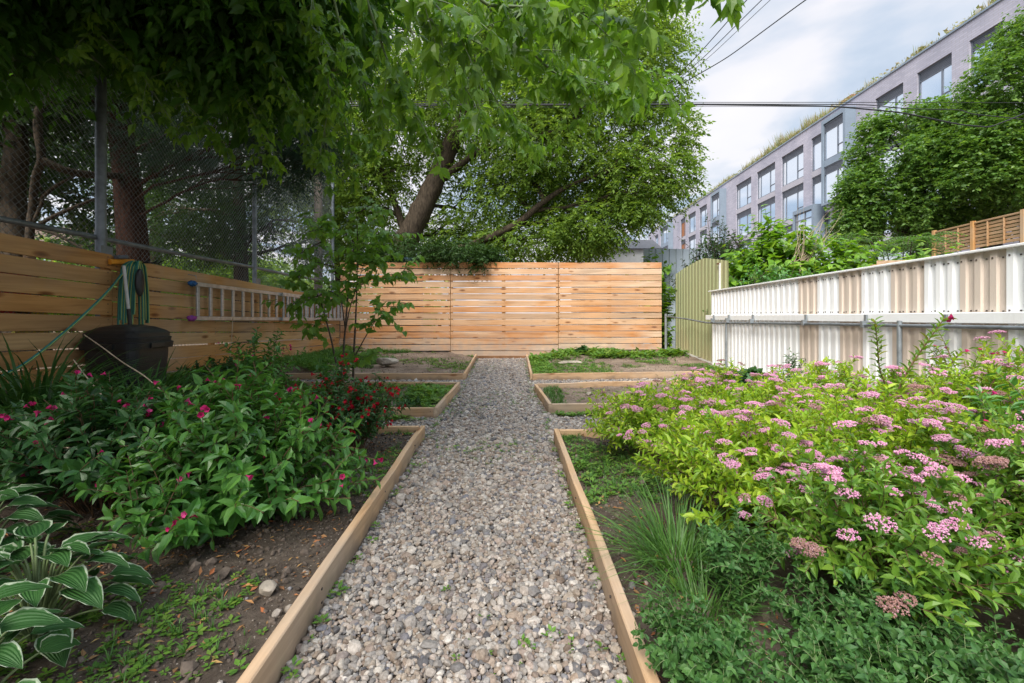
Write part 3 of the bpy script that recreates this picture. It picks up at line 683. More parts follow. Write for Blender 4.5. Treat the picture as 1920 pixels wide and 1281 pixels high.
q.beam(((pA[0]+pB[0])/2,11.7,0),((pA[0]+pB[0])/2,11.7,2.35),.5,.5,up=(0,1,0))
o=q.build('covered_stack',plain('blue_tarp',(.08,.14,.2),.5,0,.3,5)); tag(o,'blue-grey tarpaulin bundle behind the plank fence beside the big trunk','tarpaulin')

# wooden beam + lattice fence on its retaining wall
wb=thing('timber_rail','orange timber rail standing behind the white fence','rail',(6.4,8,0))
a=at(1644,496,8.0); b=at(1800,494,7.2)
q=MB(); q.beam(a,b,.04,.13); q.build('beam',M['bed_x'],wb)
for p_ in (a,b): 
    q=MB(); q.beam((p_[0],p_[1]+.05,0),(p_[0],p_[1]+.05,p_[2]),.09,.09,up=(0,1,0)); q.build('post',M['post_wood'],wb)
rw=thing('retaining_wall','pale concrete retaining wall carrying the slatted screen fence','wall',(13.5,13,0))
q=MB(); q.beam((13.0,8.0,1.48),(14.3,16.5,1.48),.3,2.96,ch=.02); q.build('wall',M['concrete'],rw)
lt=thing('screen_fence','slatted wooden screen fence raised on the concrete wall','fence',(13.0,11,2.95))
LS=[(13.05,8.6),(13.2,10.2),(13.4,11.9),(13.6,13.4),(13.85,14.9)]
for (xa,ya_),(xb,yb_) in zip(LS[:-1],LS[1:]):
    q=MB()
    for k in range(7): q.beam((xa,ya_+.05,2.99+.10*k+.05),(xb,yb_-.05,2.99+.10*k+.05),.02,.075,ch=.003)
    for t in (.35,.68): q.beam((xa+(xb-xa)*t-.03,ya_+(yb_-ya_)*t,2.99),(xa+(xb-xa)*t-.03,ya_+(yb_-ya_)*t,3.7),.05,.02,up=(0,1,0))
    q.beam((xa,ya_,3.74),(xb,yb_,3.74),.07,.05); q.build('slat_panel',M['lattice_wood'],lt)
for (x,y) in LS:
    q=MB(); q.beam((x-.02,y,2.9),(x-.02,y,3.8),.10,.10,up=(0,1,0)); q.build('post',M['post_wood'],lt)

# ------------------------------------------------------------------ the brick building
BX0=21.7; SL=.035; brz=-math.atan(SL)
bd_=thing('apartment_building','long mauve brick apartment building with grey-framed windows and a planted roof','building',(BX0,0,0),rz=brz)
def bY(px): return BX0/((px-960)/F-SL)        # depth where a photo column meets the facade
def W_(x,y,z):                                 # facade frame -> world
    c_,s_=math.cos(brz),math.sin(brz); return np.array([BX0+x*c_-y*s_,x*s_+y*c_,z])
class BB(MB):
    def bx(s,x0,x1,y0,y1,z0,z1,mi=0):
        V=[W_(x,y,z) for x in (x0,x1) for y in (y0,y1) for z in (z0,z1)]
        s.add(V,[[0,1,3,2],[4,6,7,5],[0,4,5,1],[2,3,7,6],[0,2,6,4],[1,5,7,3]],mi)
m,nt,out=newmat('mauve_brick'); L=nt.links.new; tc=node(nt,'ShaderNodeTexCoord')
sp=node(nt,'ShaderNodeSeparateXYZ'); L(tc.outputs['Object'],sp.inputs[0]); cb=node(nt,'ShaderNodeCombineXYZ'); L(math_(nt,'ADD',sp.outputs[1],sp.outputs[0]),cb.inputs[0]); L(sp.outputs[2],cb.inputs[1])
br=node(nt,'ShaderNodeTexBrick'); L(cb.outputs[0],br.inputs['Vector']); br.inputs['Scale'].default_value=1.0
br.inputs['Color1'].default_value=(.37,.375,.46,1); br.inputs['Color2'].default_value=(.45,.45,.54,1); br.inputs['Mortar'].default_value=(.34,.33,.37,1)
br.inputs['Brick Width'].default_value=.42; br.inputs['Row Height'].default_value=.115; br.inputs['Mortar Size'].default_value=.012; br.inputs['Bias'].default_value=-.1
p=node(nt,'ShaderNodeBsdfPrincipled'); 
nzb=node(nt,'ShaderNodeTexNoise'); nzb.inputs['Scale'].default_value=.4; nzb.inputs['Detail'].default_value=5; L(tc.outputs['Object'],nzb.inputs['Vector'])
rb=ramp(nt,[(.82,.82,.84),(1.1,1.07,1.05)],[.35,.65]); L(nzb.outputs[0],rb.inputs[0]); L(mixrgb(nt,1.0,br.outputs[0],rb.outputs[0],'MULTIPLY'),p.inputs['Base Color'])
p.inputs['Roughness'].default_value=.8
L(p.outputs[0],out.inputs[0]); M['brick']=m
M['b_grey']=plain('grey_blue_panel',(.24,.30,.37),.4,.2,.06,1)
M['b_spandrel']=plain('spandrel_panel',(.42,.41,.46),.5,0,.06,1)
M['b_frame']=plain('window_frame_grey',(.15,.17,.21),.45,.2,.05,2)
M['b_louvre']=plain('louvre_grey',(.34,.36,.42),.5,.1,.1,2)
m,nt,out=newmat('window_glass'); L=nt.links.new
p=node(nt,'ShaderNodeBsdfPrincipled'); p.inputs['Roughness'].default_value=.05; p.inputs['Metallic'].default_value=.9
g=node(nt,'ShaderNodeNewGeometry'); rg=ramp(nt,[(.62,.70,.82),(.76,.84,.93),(.90,.93,.95)],[0,.5,1]); L(g.outputs['Random Per Island'],rg.inputs[0]); L(rg.outputs[0],p.inputs['Base Color'])
L(p.outputs[0],out.inputs[0]); M['glass']=m
ZT=14.4+H
floors=[(10.9+H,13.45+H),(7.9+H,10.45+H),(4.9+H,7.45+H),(1.9+H,4.45+H)]
cols=[(1817,1880,0),(1719,1784,0),(1641,1693,0),(1562,1600,1),(1521,1556,0),(1465,1506,0),(1419,1453,0),(1380,1408,0),(1345,1360,1),(1333,1342,2),(1311,1325,0),(1290,1304,0),(1276,1285,2),(1249,1261,1),(1238,1246,0),(1228,1234,0)]
spans=[(bY(b),bY(a),k) for a,b,k in cols]    # near -> far
spans=[(16.2,18.2,0),(12.2,14.6,0)][::-1]+spans
q=BB(); D_=9.0; yend=82.0; prev=4.0
for (ya_,yb_,k) in spans:
    q.bx(.0,.5,prev,ya_,0,ZT); prev=yb_
q.bx(0,.5,prev,yend,0,ZT)
for (ya_,yb_,k) in spans:                      # brick above and below windows
    zs=[0]+[v for f in floors[::-1] for v in f]+[ZT]
    for i in range(0,len(zs),2):
        if i in(0,len(zs)-2): q.bx(.0,.5,ya_,yb_,zs[i],zs[i+1])
q.bx(.5,12,4,yend,ZT-.6,ZT-.3); q.bx(11.5,12,4,yend,0,ZT-.6); q.bx(.5,11.5,4,4.4,0,ZT-.6); q.bx(.5,11.5,yend-.4,yend,0,ZT-.6)
q.build('wall',M['brick'],bd_)
for (ya_,yb_,k) in spans:
    for i in range(3):
        q=BB(); q.bx(.03,.45,ya_,yb_,floors[i+1][1],floors[i][0]); q.build('spandrel',M['b_spandrel'],bd_)
q=BB(); q.bx(-.06,.5,3.9,yend,ZT,ZT+.1); 
q.build('parapet_cap',M['b_grey'],bd_)
M['b_door']=plain('orange_timber_infill',(.33,.13,.05),.6)
M['white_int']=plain('window_reveal_dark',(.05,.05,.06),.7)
for (ya_,yb_,k) in spans:
    for fi,(z0,z1) in enumerate(floors[:3]):
        x0=.09; wd=yb_-ya_
        if k==1 and fi<2: x0=-.62
        q=BB(); fr=.07
        q.bx(x0,x0+.1,ya_,ya_+fr,z0,z1); q.bx(x0,x0+.1,yb_-fr,yb_,z0,z1); q.bx(x0,x0+.1,ya_+fr,yb_-fr,z0,z0+fr); q.bx(x0,x0+.1,ya_+fr,yb_-fr,z1-fr,z1)
        lz=z1-.5; q.bx(x0+.002,x0+.098,ya_+fr,yb_-fr,lz-.06,lz)
        for zz in np.arange(lz+.05,z1-fr-.02,.085): q.bx(x0+.02,x0+.06,ya_+fr,yb_-fr,zz,zz+.04)
        q.bx(x0+.003,x0+.097,ya_+wd*.30,ya_+wd*.30+fr,z0+fr,lz-.06)
        if wd>2.4: q.bx(x0+.003,x0+.097,ya_+wd*.82,ya_+wd*.82+fr*.8,z0+fr,lz-.06)
        q.bx(x0+.004,x0+.096,ya_+fr,ya_+wd*.30,z0+.65,z0+.71)
        wn=q.build('window',M['b_frame'],bd_)
        q=BB()
        segs=[(ya_+fr,ya_+wd*.30),(ya_+wd*.30+fr,(ya_+wd*.82) if wd>2.4 else yb_-fr)]+([(ya_+wd*.82+fr*.8,yb_-fr)] if wd>2.4 else [])
        for a_,b_ in segs: q.bx(x0+.045,x0+.06,a_,b_,z0+fr,lz-.06)
        q.bx(x0+.07,x0+.075,ya_+fr,yb_-fr,lz,z1-fr,1)
        if k==2: mats=[M['b_door'],M['b_louvre']]
        else: mats=[M['glass'],M['b_louvre']]
        pn=q.build('pane',mats,bd_); pn.parent=wn; pn.matrix_parent_inverse.identity()
for (ya_,yb_,k) in spans:
    if k==1:
        q=BB(); zb,zt=floors[1][0]-.15,floors[0][1]+.35
        q.bx(-.7,.0,ya_-.22,ya_,zb,zt); q.bx(-.7,.0,yb_,yb_+.22,zb,zt); q.bx(-.7,0,ya_,yb_,zt-.3,zt); q.bx(-.7,0,ya_,yb_,zb,zb+.15); q.bx(-.66,0,ya_,yb_,floors[1][1],floors[0][0])
        q.build('bay_box',M['b_grey'],bd_)
# lower bay near px 1508-1555
ya_,yb_=bY(1542),bY(1508); q=BB(); z0,z1=4.9+H,8.1+H; q.bx(-.8,0,ya_-.25,ya_,z0-2,z1); q.bx(-.8,0,yb_,yb_+.2,z0-2,z1); q.bx(-.8,0,ya_,yb_,z1-.3,z1); q.build('bay_box',M['b_grey'],bd_)
q=BB(); x0=-.72; z0,z1=4.4+H,7.8+H
for a_ in (ya_,ya_+.9,ya_+1.9,yb_-.08): q.bx(x0,x0+.1,a_,a_+.08,z0,z1)
q.bx(x0+.01,x0+.09,ya_+.08,yb_-.08,z1-.08,z1); q.bx(x0+.01,x0+.09,ya_+.08,yb_-.08,z0+.8,z0+.9); q.bx(x0+.01,x0+.09,ya_+.08,yb_-.08,z1-.6,z1-.52)
wn=q.build('window',M['b_frame'],bd_); q=BB(); q.bx(x0+.04,x0+.06,ya_+.08,yb_-.08,z0,z1-.1); pn=q.build('pane',M['glass'],bd_); pn.parent=wn
# penthouse blocks
q=BB(); q.bx(3,9,58,66,ZT-.3,ZT+2.0); q.bx(3.5,9,8,20,ZT-.3,ZT+2.4); q.build('penthouse',M['b_grey'],bd_)
q=BB(); q.bx(.9,1.7,31.8,32.9,ZT-.3,ZT+1.0); q.bx(2.6,4.0,20.5,22.0,ZT-.3,ZT+2.3); q.build('roof_stack',plain('copper_cladding',(.34,.15,.08),.6),bd_)
# far wing facing the garden
fw=thing('apartment_building','far brick wing closing the view beyond the plank fence','building',(24,84,0))
q=MB(); q.box((21.5,88,7.0),(9,6,14.0)); q.build('wall',M['brick'],fw)
q=MB(); q.box((20.5,89,14.9),(6.5,5,3.2)); q.build('penthouse',M['b_grey'],fw)
for x in (18.6,20.4,22.3,24.2):
    for z in (12.0,8.8):
        q=MB(); 
        for dx in (-.6,0,.6): q.box((x+dx,84.95,z),(.1,.1,2.0))
        for dz in (-.95,.95): q.box((x,84.96,z+dz),(1.2,.08,.1))
        wn=q.build('window',M['b_frame'],fw); q=MB(); q.box((x,84.98,z),(1.2,.04,1.9)); pn=q.build('pane',M['glass'],fw); pn.parent=wn; pn.location=(0,0,0)
# planting on the roof edge
q=MB(); n=14000; y=rng.uniform(5,80,n); x=.12+rng.uniform(0,.9,n); c_,s_=math.cos(brz),math.sin(brz)
P=np.stack([BX0+x*c_-y*s_,x*s_+y*c_,np.full(n,ZT-.3)],-1)
hgt_=(.60+.55*vnoise(y,y*0+3,.25,3)+.6*vnoise(y,y*0,1.6,4))*rng.uniform(.7,1.25,n)*np.where(y>50,.8,1)*1.75
D=nrm(np.stack([rng.normal(0,.16,n),rng.normal(0,.16,n),np.ones(n)],-1)); scatter(q,BLADE_S,P,D,rdir(n),hgt_,W=np.full(n,.05),Z=hgt_*.25)
n=5000; y=rng.uniform(5,80,n); x=.05+rng.uniform(0,.6,n); P=np.stack([BX0+x*c_-y*s_,x*s_+y*c_,ZT+.0+rng.uniform(0,.45,n)],-1)
scatter(q,DIAM,P,rdir(n),rdir(n),rng.uniform(.12,.28,n),W=rng.uniform(.08,.16,n))
tag(q.build('roof_grass',M['lf_roof']),'feathery grasses planted along the apartment roof edge','grass',kind='stuff')

# ------------------------------------------------------------------ overhead cables
def cable(name,label,pts,r,sub=14,mat='cable',parent=None,group=None):
    P=np.array(pts,float); n=len(P); t=np.linspace(0,n-1,sub*(n-1)+1); Q=np.stack([np.interp(t,range(n),P[:,k]) for k in range(3)],-1)
    for _ in range(6): Q[1:-1]=(Q[:-2]+2*Q[1:-1]+Q[2:])/4
    q=MB(); q.tube(Q,r,6); o=q.build(name,M[mat],parent)
    if parent is None: tag(o,label,'cable',group)
    return o
g_='overhead cables'
cable('overhead_cable','topmost thin straight black cable running level across the sky',[at(600,190,9.5),at(1280,192,9.5),at(1560,192,9.5),at(2000,193,9.5)],.006,group=g_)
cable('overhead_cable','thick black cable that sags in front of the right-hand trees',[at(600,199,9.3),at(1280,196,9.3),at(1560,199,9.2),at(1690,211,9.1),at(1800,234,9.0),at(1855,239,9.0),at(1900,222,9.0),at(1990,180,9.0)],.014,group=g_)
cable('overhead_cable','middle black cable of the level bundle crossing the sky',[at(600,195,9.4),at(1280,195,9.4),at(1620,196,9.4),at(1700,204,9.4),at(1800,206,9.4),at(1822,214,9.3),at(2000,232,9.2)],.009,group=g_)
cable('overhead_cable','lowest faint thin cable of the level bundle crossing the sky',[at(600,203,9.5),at(1280,200,9.5),at(1560,200,9.5),at(1800,206,9.5)],.004,group=g_)
sheath=[at(655,197,9.35),at(700,197,9.35)]
for i,(e,r_,lb) in enumerate([((1400,0),.007,'first of the fanned cables, the steepest one'),((1428,0),.006,'second of the fanned cables, next to the steepest'),((1444,0),.004,'thin pinkish third cable of the fan above the tree'),((1510,0),.008,'thick lowest cable of the fan, reaching farthest right')]):
    a=at(1240+8*i,172-2*i,9.3); b=at(e[0],e[1],6.5); c=b+(b-a)*.5; mid=(a+b)/2-[0,0,.05+.04*(i==3)]
    cable('overhead_cable',lb,[a,mid,b,c],r_,group=g_)

# ------------------------------------------------------------------ plant generators
def n3(P,s,seed):
    r=np.random.default_rng(seed); v=0
    for k in range(5):
        d=nrm(r.normal(size=3)); v=v+np.sin((P@d)*s*(1+.6*k)+r.uniform(0,6))/(1+.3*k)
    return v/3.5
def crown_leaves(mb,clumps,T,LL,asp,per,twL,droop,thr=-.35,ns=1.6,inner=.3,seed=1,flat=.5,mi=0,Lvar=.25,hang=.3):
    for ci,(c,r,n) in enumerate(clumps):
        u=rdir(n)*(rng.uniform(inner,1,(n,1))**.55); P0=np.array(c)+u*np.array(r)
        k=n3(P0,ns,seed)+rng.normal(0,.12,n)>thr; P0=P0[k]; u=u[k]; n_=len(P0)
        if n_==0: continue
        d=nrm(u*[1,1,flat]+rng.normal(0,.5,(n_,3))+[0,0,-droop]); side=nrm(np.cross(d,[0,0,1.0])+1e-3)
        tl=twL*rng.uniform(.6,1.3,n_)
        for j in range(per):
            t=(j+.6)/per; P=P0+d*(tl*t)[:,None]+np.array([0,0,-1.0])*(droop*.5*t*t*tl)[:,None]
            s=1 if j%2 else -1
            D=nrm(d*.55+side*s*.8+rng.normal(0,.3,(n_,3))+[0,0,-hang]); N=nrm(np.array([0,0,1.0])+rng.normal(0,.45,(n_,3)))
            Ls=LL*np.exp(rng.normal(0,Lvar,n_))
            scatter(mb,T,P,D,N,Ls,W=Ls*asp,mi=mi)
def bez(a,b,c,n=8):
    t=np.linspace(0,1,n)[:,None]; a,b,c=map(lambda v:np.array(v,float),(a,b,c)); return a*(1-t)**2+2*b*t*(1-t)+c*t*t
def wander(P,amp,seed=0):
    r=np.random.default_rng(seed); P=np.array(P,float); n=len(P); w=r.normal(0,amp,(n,3)); w[0]=0; w=(w+np.roll(w,1,0)+np.roll(w,-1,0))/2; w[0]=0; return P+w
def spline(pts,sub=6,it=3):
    P=np.array(pts,float); n=len(P); t=np.linspace(0,n-1,sub*(n-1)+1); Q=np.stack([np.interp(t,range(n),P[:,k]) for k in range(P.shape[1])],-1)
    for _ in range(it): Q[1:-1]=(Q[:-2]+2*Q[1:-1]+Q[2:])/4
    return Q
def limbs_to(mb,src,clumps,r0,r1,seed,nsub=4,every=1):
    """branches from the nearest source node to each clump, with side branches"""
    r=np.random.default_rng(seed); src=np.array(src,float)
    for ci,(c,rad,n) in enumerate(clumps):
        c=np.array(c,float); i=np.argmin(np.linalg.norm(src-c,axis=1)+np.maximum(0,src[:,2]-c[2]+.3)*2); a=src[i]
        m=(a+c)/2+[0,0,.12*np.linalg.norm(c-a)]; P=wander(bez(a,m,c,12),.05,seed+ci); mb.tube(P,np.linspace(r0,r1,12),7)
        for k in range(nsub):
            t=r.uniform(.4,1); b=P[int(t*11)]; e=c+nrm(r.normal(size=3))*np.array(rad)*.85; e2=(b+e)/2+[0,0,.1]
            Q=wander(bez(b,e2,e,8),.05,seed+ci*9+k); mb.tube(Q,np.linspace(r1*1.1,r1*.25,8),5)
            for _ in range(2):
                j=r.integers(3,7); f=Q[j]+nrm(r.normal(size=3))*np.array(rad)*.4; mb.tube(bez(Q[j],(Q[j]+f)/2+[0,0,.05],f,5),np.linspace(r1*.5,r1*.15,5),4)

# ------------------------------------------------------------------ big tree behind the plank fence
bt=thing('elm_tree','big leaning fine-leaved tree spreading behind the orange plank fence','tree',(-3.6,13.6,0))
tr=[(-3.75,13.9,-.1,.50),(-3.5,13.8,1.5,.42),tuple(at(748,478,13.6))+(.36,),tuple(at(785,405,13.5))+(.33,),tuple(at(812,350,13.5))+(.29,),tuple(at(838,290,13.4))+(.26,),tuple(at(868,225,13.4))+(.22,),tuple(at(895,130,13.4))+(.17,),tuple(at(915,20,13.4))+(.12,),tuple(at(930,-120,13.4))+(.06,)]
tr=spline(tr,5); q=MB()
rr_=tr[:,3]*(1+.05*np.sin(np.arange(len(tr))*1.7)); q.tube(tr[:,:3]+rng.normal(0,.012,(len(tr),3)),rr_,16); 
fk=spline([tuple(at(815,345,13.45))+(.14,),tuple(at(862,310,13.2))+(.10,),tuple(at(900,280,13.0))+(.08,),tuple(at(960,262,12.8))+(.06,),tuple(at(1080,240,12.6))+(.05,)],5); q.tube(fk[:,:3],fk[:,3],12)
fk2=spline([tuple(at(760,440,13.6))+(.12,),tuple(at(730,350,14))+(.07,),tuple(at(690,260,14.3))+(.05,),tuple(at(640,150,14.5))+(.03,)],5); q.tube(fk2[:,:3],fk2[:,3],12)
lm=spline([tuple(at(800,478,13.4))+(.13,),tuple(at(880,462,13.1))+(.10,),tuple(at(930,440,12.9))+(.11,),tuple(at(975,418,12.7))+(.10,),tuple(at(1010,385,12.6))+(.09,),tuple(at(1060,350,12.5))+(.06,),tuple(at(1130,325,12.4))+(.03,)],5); q.tube(lm[:,:3],lm[:,3],12)
q.build('trunk',M['bark'],bt)
def C(px,py,Y,rx,rz,n,ry=None): 
    k=Y/F; return (at(px,py,Y),(rx*k,(ry or rx)*k,rz*k),n)
cl=[C(1190,330,13,95,95,1500),C(1245,265,13,60,90,800),C(1100,425,13,85,45,900),C(1205,385,12.6,52,32,380),C(1080,310,14,140,100,1700),C(960,360,14.2,120,90,1100),C(900,190,14,170,110,2200),C(1090,140,13.5,170,110,2300),C(1215,120,13,80,110,1100),
    C(760,230,14.4,140,130,2000),C(690,400,15,100,70,700),C(700,330,14,80,80,500),C(860,445,15,100,40,600),C(980,330,14,110,90,700),C(1010,240,12.6,120,90,900),C(1010,455,14,130,32,900),C(800,70,14,200,110,2300),C(1000,20,14,200,100,2200),C(1180,20,13.5,90,90,900),C(930,-170,14,330,120,1800),C(1272,320,12.8,38,45,220),C(640,300,14.8,110,150,1300),C(890,400,15.5,120,70,600)]
q=MB(); limbs_to(q,np.concatenate([tr[10:,:3],fk[:,:3],lm[6:,:3],fk2[:,:3]]),cl,.07,.028,11,5); 
q.build('branches',M['bark'],bt)
q=MB(); crown_leaves(q,cl,DIAMQ,.11,.44,10,.45,.35,thr=-.33,ns=1.7,inner=.2,seed=3,Lvar=.22); q.build('crown',M['lf_elm'],bt)
# foliage draping over the plank fence
dv=thing('yew_shrub','feathery dark green shrub draping over the plank fence top','shrub',(-.9,11.6,0))
cl2=[C(790,474,11.7,80,26,600),C(860,480,11.5,80,24,900),C(905,490,11.2,34,18,320),C(735,470,11.9,50,20,140),C(700,462,12,40,22,140)]
q=MB(); limbs_to(q,[(-2.2,11.9,.2),(-1.6,11.7,1.5),(-1.5,11.6,2.2)],cl2,.03,.012,4,3); q.tube([(-2.2,11.9,-.1),(-1.6,11.7,1.5),(-1.5,11.6,2.3)],[.05,.04,.02],8); q.build('stems',M['bark'],dv)
q=MB(); crown_leaves(q,cl2,DIAMQ,.075,.38,12,.26,.25,thr=-.6,ns=3,seed=5); q.build('foliage',M['lf_dark'],dv)

# ------------------------------------------------------------------ box elder overhanging the garden
be=thing('box_elder_tree','large box elder whose long branches hang over the garden','tree',(-6.0,1.2,0))
q=MB(); q.tube(spline([(-6.0,1.2,-.1),(-5.8,1.4,1.6),(-5.4,1.7,3.2),(-4.7,2.1,4.6),(-3.6,2.7,5.7)],5),np.linspace(.30,.12,21),14)
q.tube(spline([(-5.4,1.7,3.2),(-4.6,1.3,4.3),(-3.2,1.2,4.9),(-1.6,1.5,4.7),(-.3,1.9,4.0)],5),np.linspace(.15,.02,21),10)
q.tube(spline([(-4.9,2.0,4.3),(-4.2,3.6,5.0),(-3.2,5.2,5.2),(-2.0,6.4,4.9)],5),np.linspace(.14,.03,16),10); q.build('trunk',M['bark'],be)
cc=[(( -3.6,3.3,4.4),(1.6,1.5,.75),3000),((-2.6,3.5,4.2),(1.2,1.2,.7),2200),((-4.4,2.2,4.0),(1.3,1.3,.9),2000),((-3.0,1.7,4.2),(1.4,1.2,.7),1700),((-2.0,1.6,4.5),(1.0,1.0,.5),700),((-3.0,5.0,4.9),(1.7,1.4,.8),2300),((-2.2,4.4,4.4),(.8,1.0,.6),800),((-4.2,3.4,5.5),(1.8,2.2,.7),1200),((-5.6,4.0,4.6),(1.5,2.2,1.1),1500),((-5.2,1.0,4.2),(1.6,1.6,1.0),1100),((-3.4,0.0,4.4),(2.4,1.4,.8),1500),((-3.2,4.0,3.75),(1.2,.9,.4),600),((-2.5,4.3,3.5),(.8,.8,.35),420),((-4.2,3.0,3.3),(.8,.7,.5),520)]  # mostly unseen crown clumps, added thick to block sky light over the left
q=MB(); limbs_to(q,[(-5.4,1.7,3.2),(-4.7,2.1,4.6),(-3.2,1.2,4.9),(-1.6,1.5,4.7),(-4.2,3.6,5.0),(-3.2,5.2,5.2),(-3.6,2.7,5.7)],cc,.035,.014,21,4); q.build('branches',M['bark'],be)
q=MB(); crown_leaves(q,cc,TOOTH,.098,.55,8,.42,.45,thr=-.55,ns=1.5,inner=.15,seed=8,hang=.45,Lvar=.35); q.build('crown',M['lf_canopy_shade'],be)
# the bright hanging sprays, built branch by branch
sp_=[ [(-1.6,1.6,4.3),at(640,-160,2.4),at(700,40,2.6),at(740,150,2.7),at(790,235,2.8)],
 [(-1.3,1.7,4.3),at(760,-140,2.3),at(800,20,2.5),at(850,130,2.6),at(905,215,2.7)],
 [(-.8,1.6,4.2),at(840,-160,2.0),at(900,10,2.1),at(1000,14,2.1),at(1130,26,2.1),at(1215,60,2.1)],
 [(-.6,1.7,4.1),at(900,-120,2.2),at(960,60,2.4),at(1040,140,2.5),at(1120,158,2.5),at(1190,162,2.5)],
 [(-.6,1.9,4.1),at(950,-120,2.6),at(1010,40,2.8),at(1060,110,2.9),at(1160,120,2.9),at(1240,140,2.9)],
 [(-.3,1.6,4.1),at(1020,-160,1.8),at(1110,-60,1.9),at(1190,-60,1.9),at(1250,-40,1.9)],
 [(-1.2,2.2,4.2),at(820,-100,3.0),at(880,80,3.2),at(930,190,3.3),at(985,255,3.4)],
 [(-1.9,2.2,4.1),at(600,-120,2.9),at(640,60,3.1),at(690,180,3.2),at(720,250,3.3)],
 [(-1.2,1.9,4.2),at(700,-160,1.9),at(790,-20,2.0),at(860,60,2.05),at(930,100,2.1)],
 [(-1.5,2.6,4.3),at(730,-60,3.6),at(790,110,3.8),at(840,200,3.9),at(930,250,4.0),at(1010,268,4.0)],
 [(-.4,2.4,4.2),at(1040,-60,3.3),at(1090,80,3.5),at(1130,170,3.6),at(1160,200,3.6)],
 [(-2.4,2.8,4.1),at(520,-60,3.6),at(600,120,3.8),at(650,240,4.0),at(670,330,4.1)],
 [(-2.2,2.4,4.1),at(560,-100,3.0),at(600,60,3.1),at(620,180,3.2),at(600,290,3.3)],
 [(-1.0,2.7,4.3),at(860,-60,3.4),at(930,60,3.5),at(1010,90,3.5),at(1100,110,3.5)],
 [(-1.0,2.1,4.3),at(900,-150,2.5),at(950,-10,2.6),at(1060,40,2.6),at(1160,90,2.6)],
 [(-1.3,2.2,4.3),at(760,-120,2.9),at(850,-20,2.9),at(960,20,3.0),at(1080,50,3.0)],
 [(-2.9,3.0,4.2),at(430,-60,3.6),at(500,90,3.7),at(560,200,3.8),at(590,300,3.9)],
 [(-3.0,3.2,4.2),at(330,-60,3.8),at(400,100,3.9),at(470,200,4.0),at(520,300,4.1)],
 [(-3.3,3.0,4.2),at(230,-60,3.6),at(300,80,3.7),at(350,200,3.8),at(420,270,3.9)],
 [(-3.4,2.6,4.2),at(120,-60,3.3),at(180,60,3.4),at(260,130,3.5),at(330,240,3.6)]]
qb=MB(); ql=MB(); qr=np.random.default_rng(4)
for si,pts in enumerate(sp_):
    P=spline(pts,9,4); n=len(P); qb.tube(P,np.linspace(.012,.0025,n),6)
    subs=[P]
    for k in range(5):
        j=qr.integers(int(n*.35),n-2); d=nrm(P[min(n-1,j+2)]-P[j]); e=P[j]+nrm(d*.5+qr.normal(0,.5,3)+[0.1,0,-.35])*qr.uniform(.18,.42); e2=(P[j]+e)/2+[0,0,.05]
        S=bez(P[j],e2,e,8); qb.tube(S,np.linspace(.0035,.0015,8),4); subs.append(S)
    for sI,S in enumerate(subs):
        Ln=np.linalg.norm(np.diff(S,axis=0),axis=1).sum(); m_=max(3,int(Ln*(.7 if sI==0 else 1)/.085)); 
        t0=.35 if sI==0 else .2
        for k in range(m_):
            t=t0+(1-t0)*(k+1)/m_; f=t*(len(S)-1); i=min(len(S)-2,int(f)); b=S[i]+(S[i+1]-S[i])*(f-i); d=nrm(S[i+1]-S[i])
            sd=nrm(np.cross(d,[0,0,1.0])+qr.normal(0,.4,3))
            for s in (1,-1):
                pd=nrm(d*.5+sd*s*.8+[0,0,-.05]+qr.normal(0,.2,3)); pl=qr.uniform(.04,.08); pe=b+pd*pl+np.array([0,0,-.02])
                qb.tube([b,(b+pe)/2+[0,0,.006],pe],.0011,3,cap=False)
                kk=3 if qr.random()<.88 else 5; sz=qr.uniform(.05,.105)
                D=[pd*.6+[0,0,-.8]]; sN=np.cross(pd,[0,0,1.0]); 
                D+= [pd*.2+sN*.8+[0,0,-.6],pd*.2-sN*.8+[0,0,-.6]]
                if kk==5: D+=[sN*.9+[0,0,-.3]-pd*.2,-sN*.9+[0,0,-.3]-pd*.2]
                D=np.array(D)+qr.normal(0,.22,(kk,3)); B=np.array([pe]+[pe-pd*.01]*2+([pe-pd*.035]*2 if kk==5 else []))
                N=nrm(np.array([0,0,.5])+pd*.8+qr.normal(0,.35,(kk,3))); LS_=sz*np.array([1.1]+[.9]*(kk-1))*qr.uniform(.85,1.15,kk)
                scatter(ql,TOOTH,B,D,N,LS_,W=LS_*qr.uniform(.5,.66,kk))
qb.build('hanging_twigs',M['twig_green'],be); ql.build('hanging_leaves',M['lf_elder'],be)

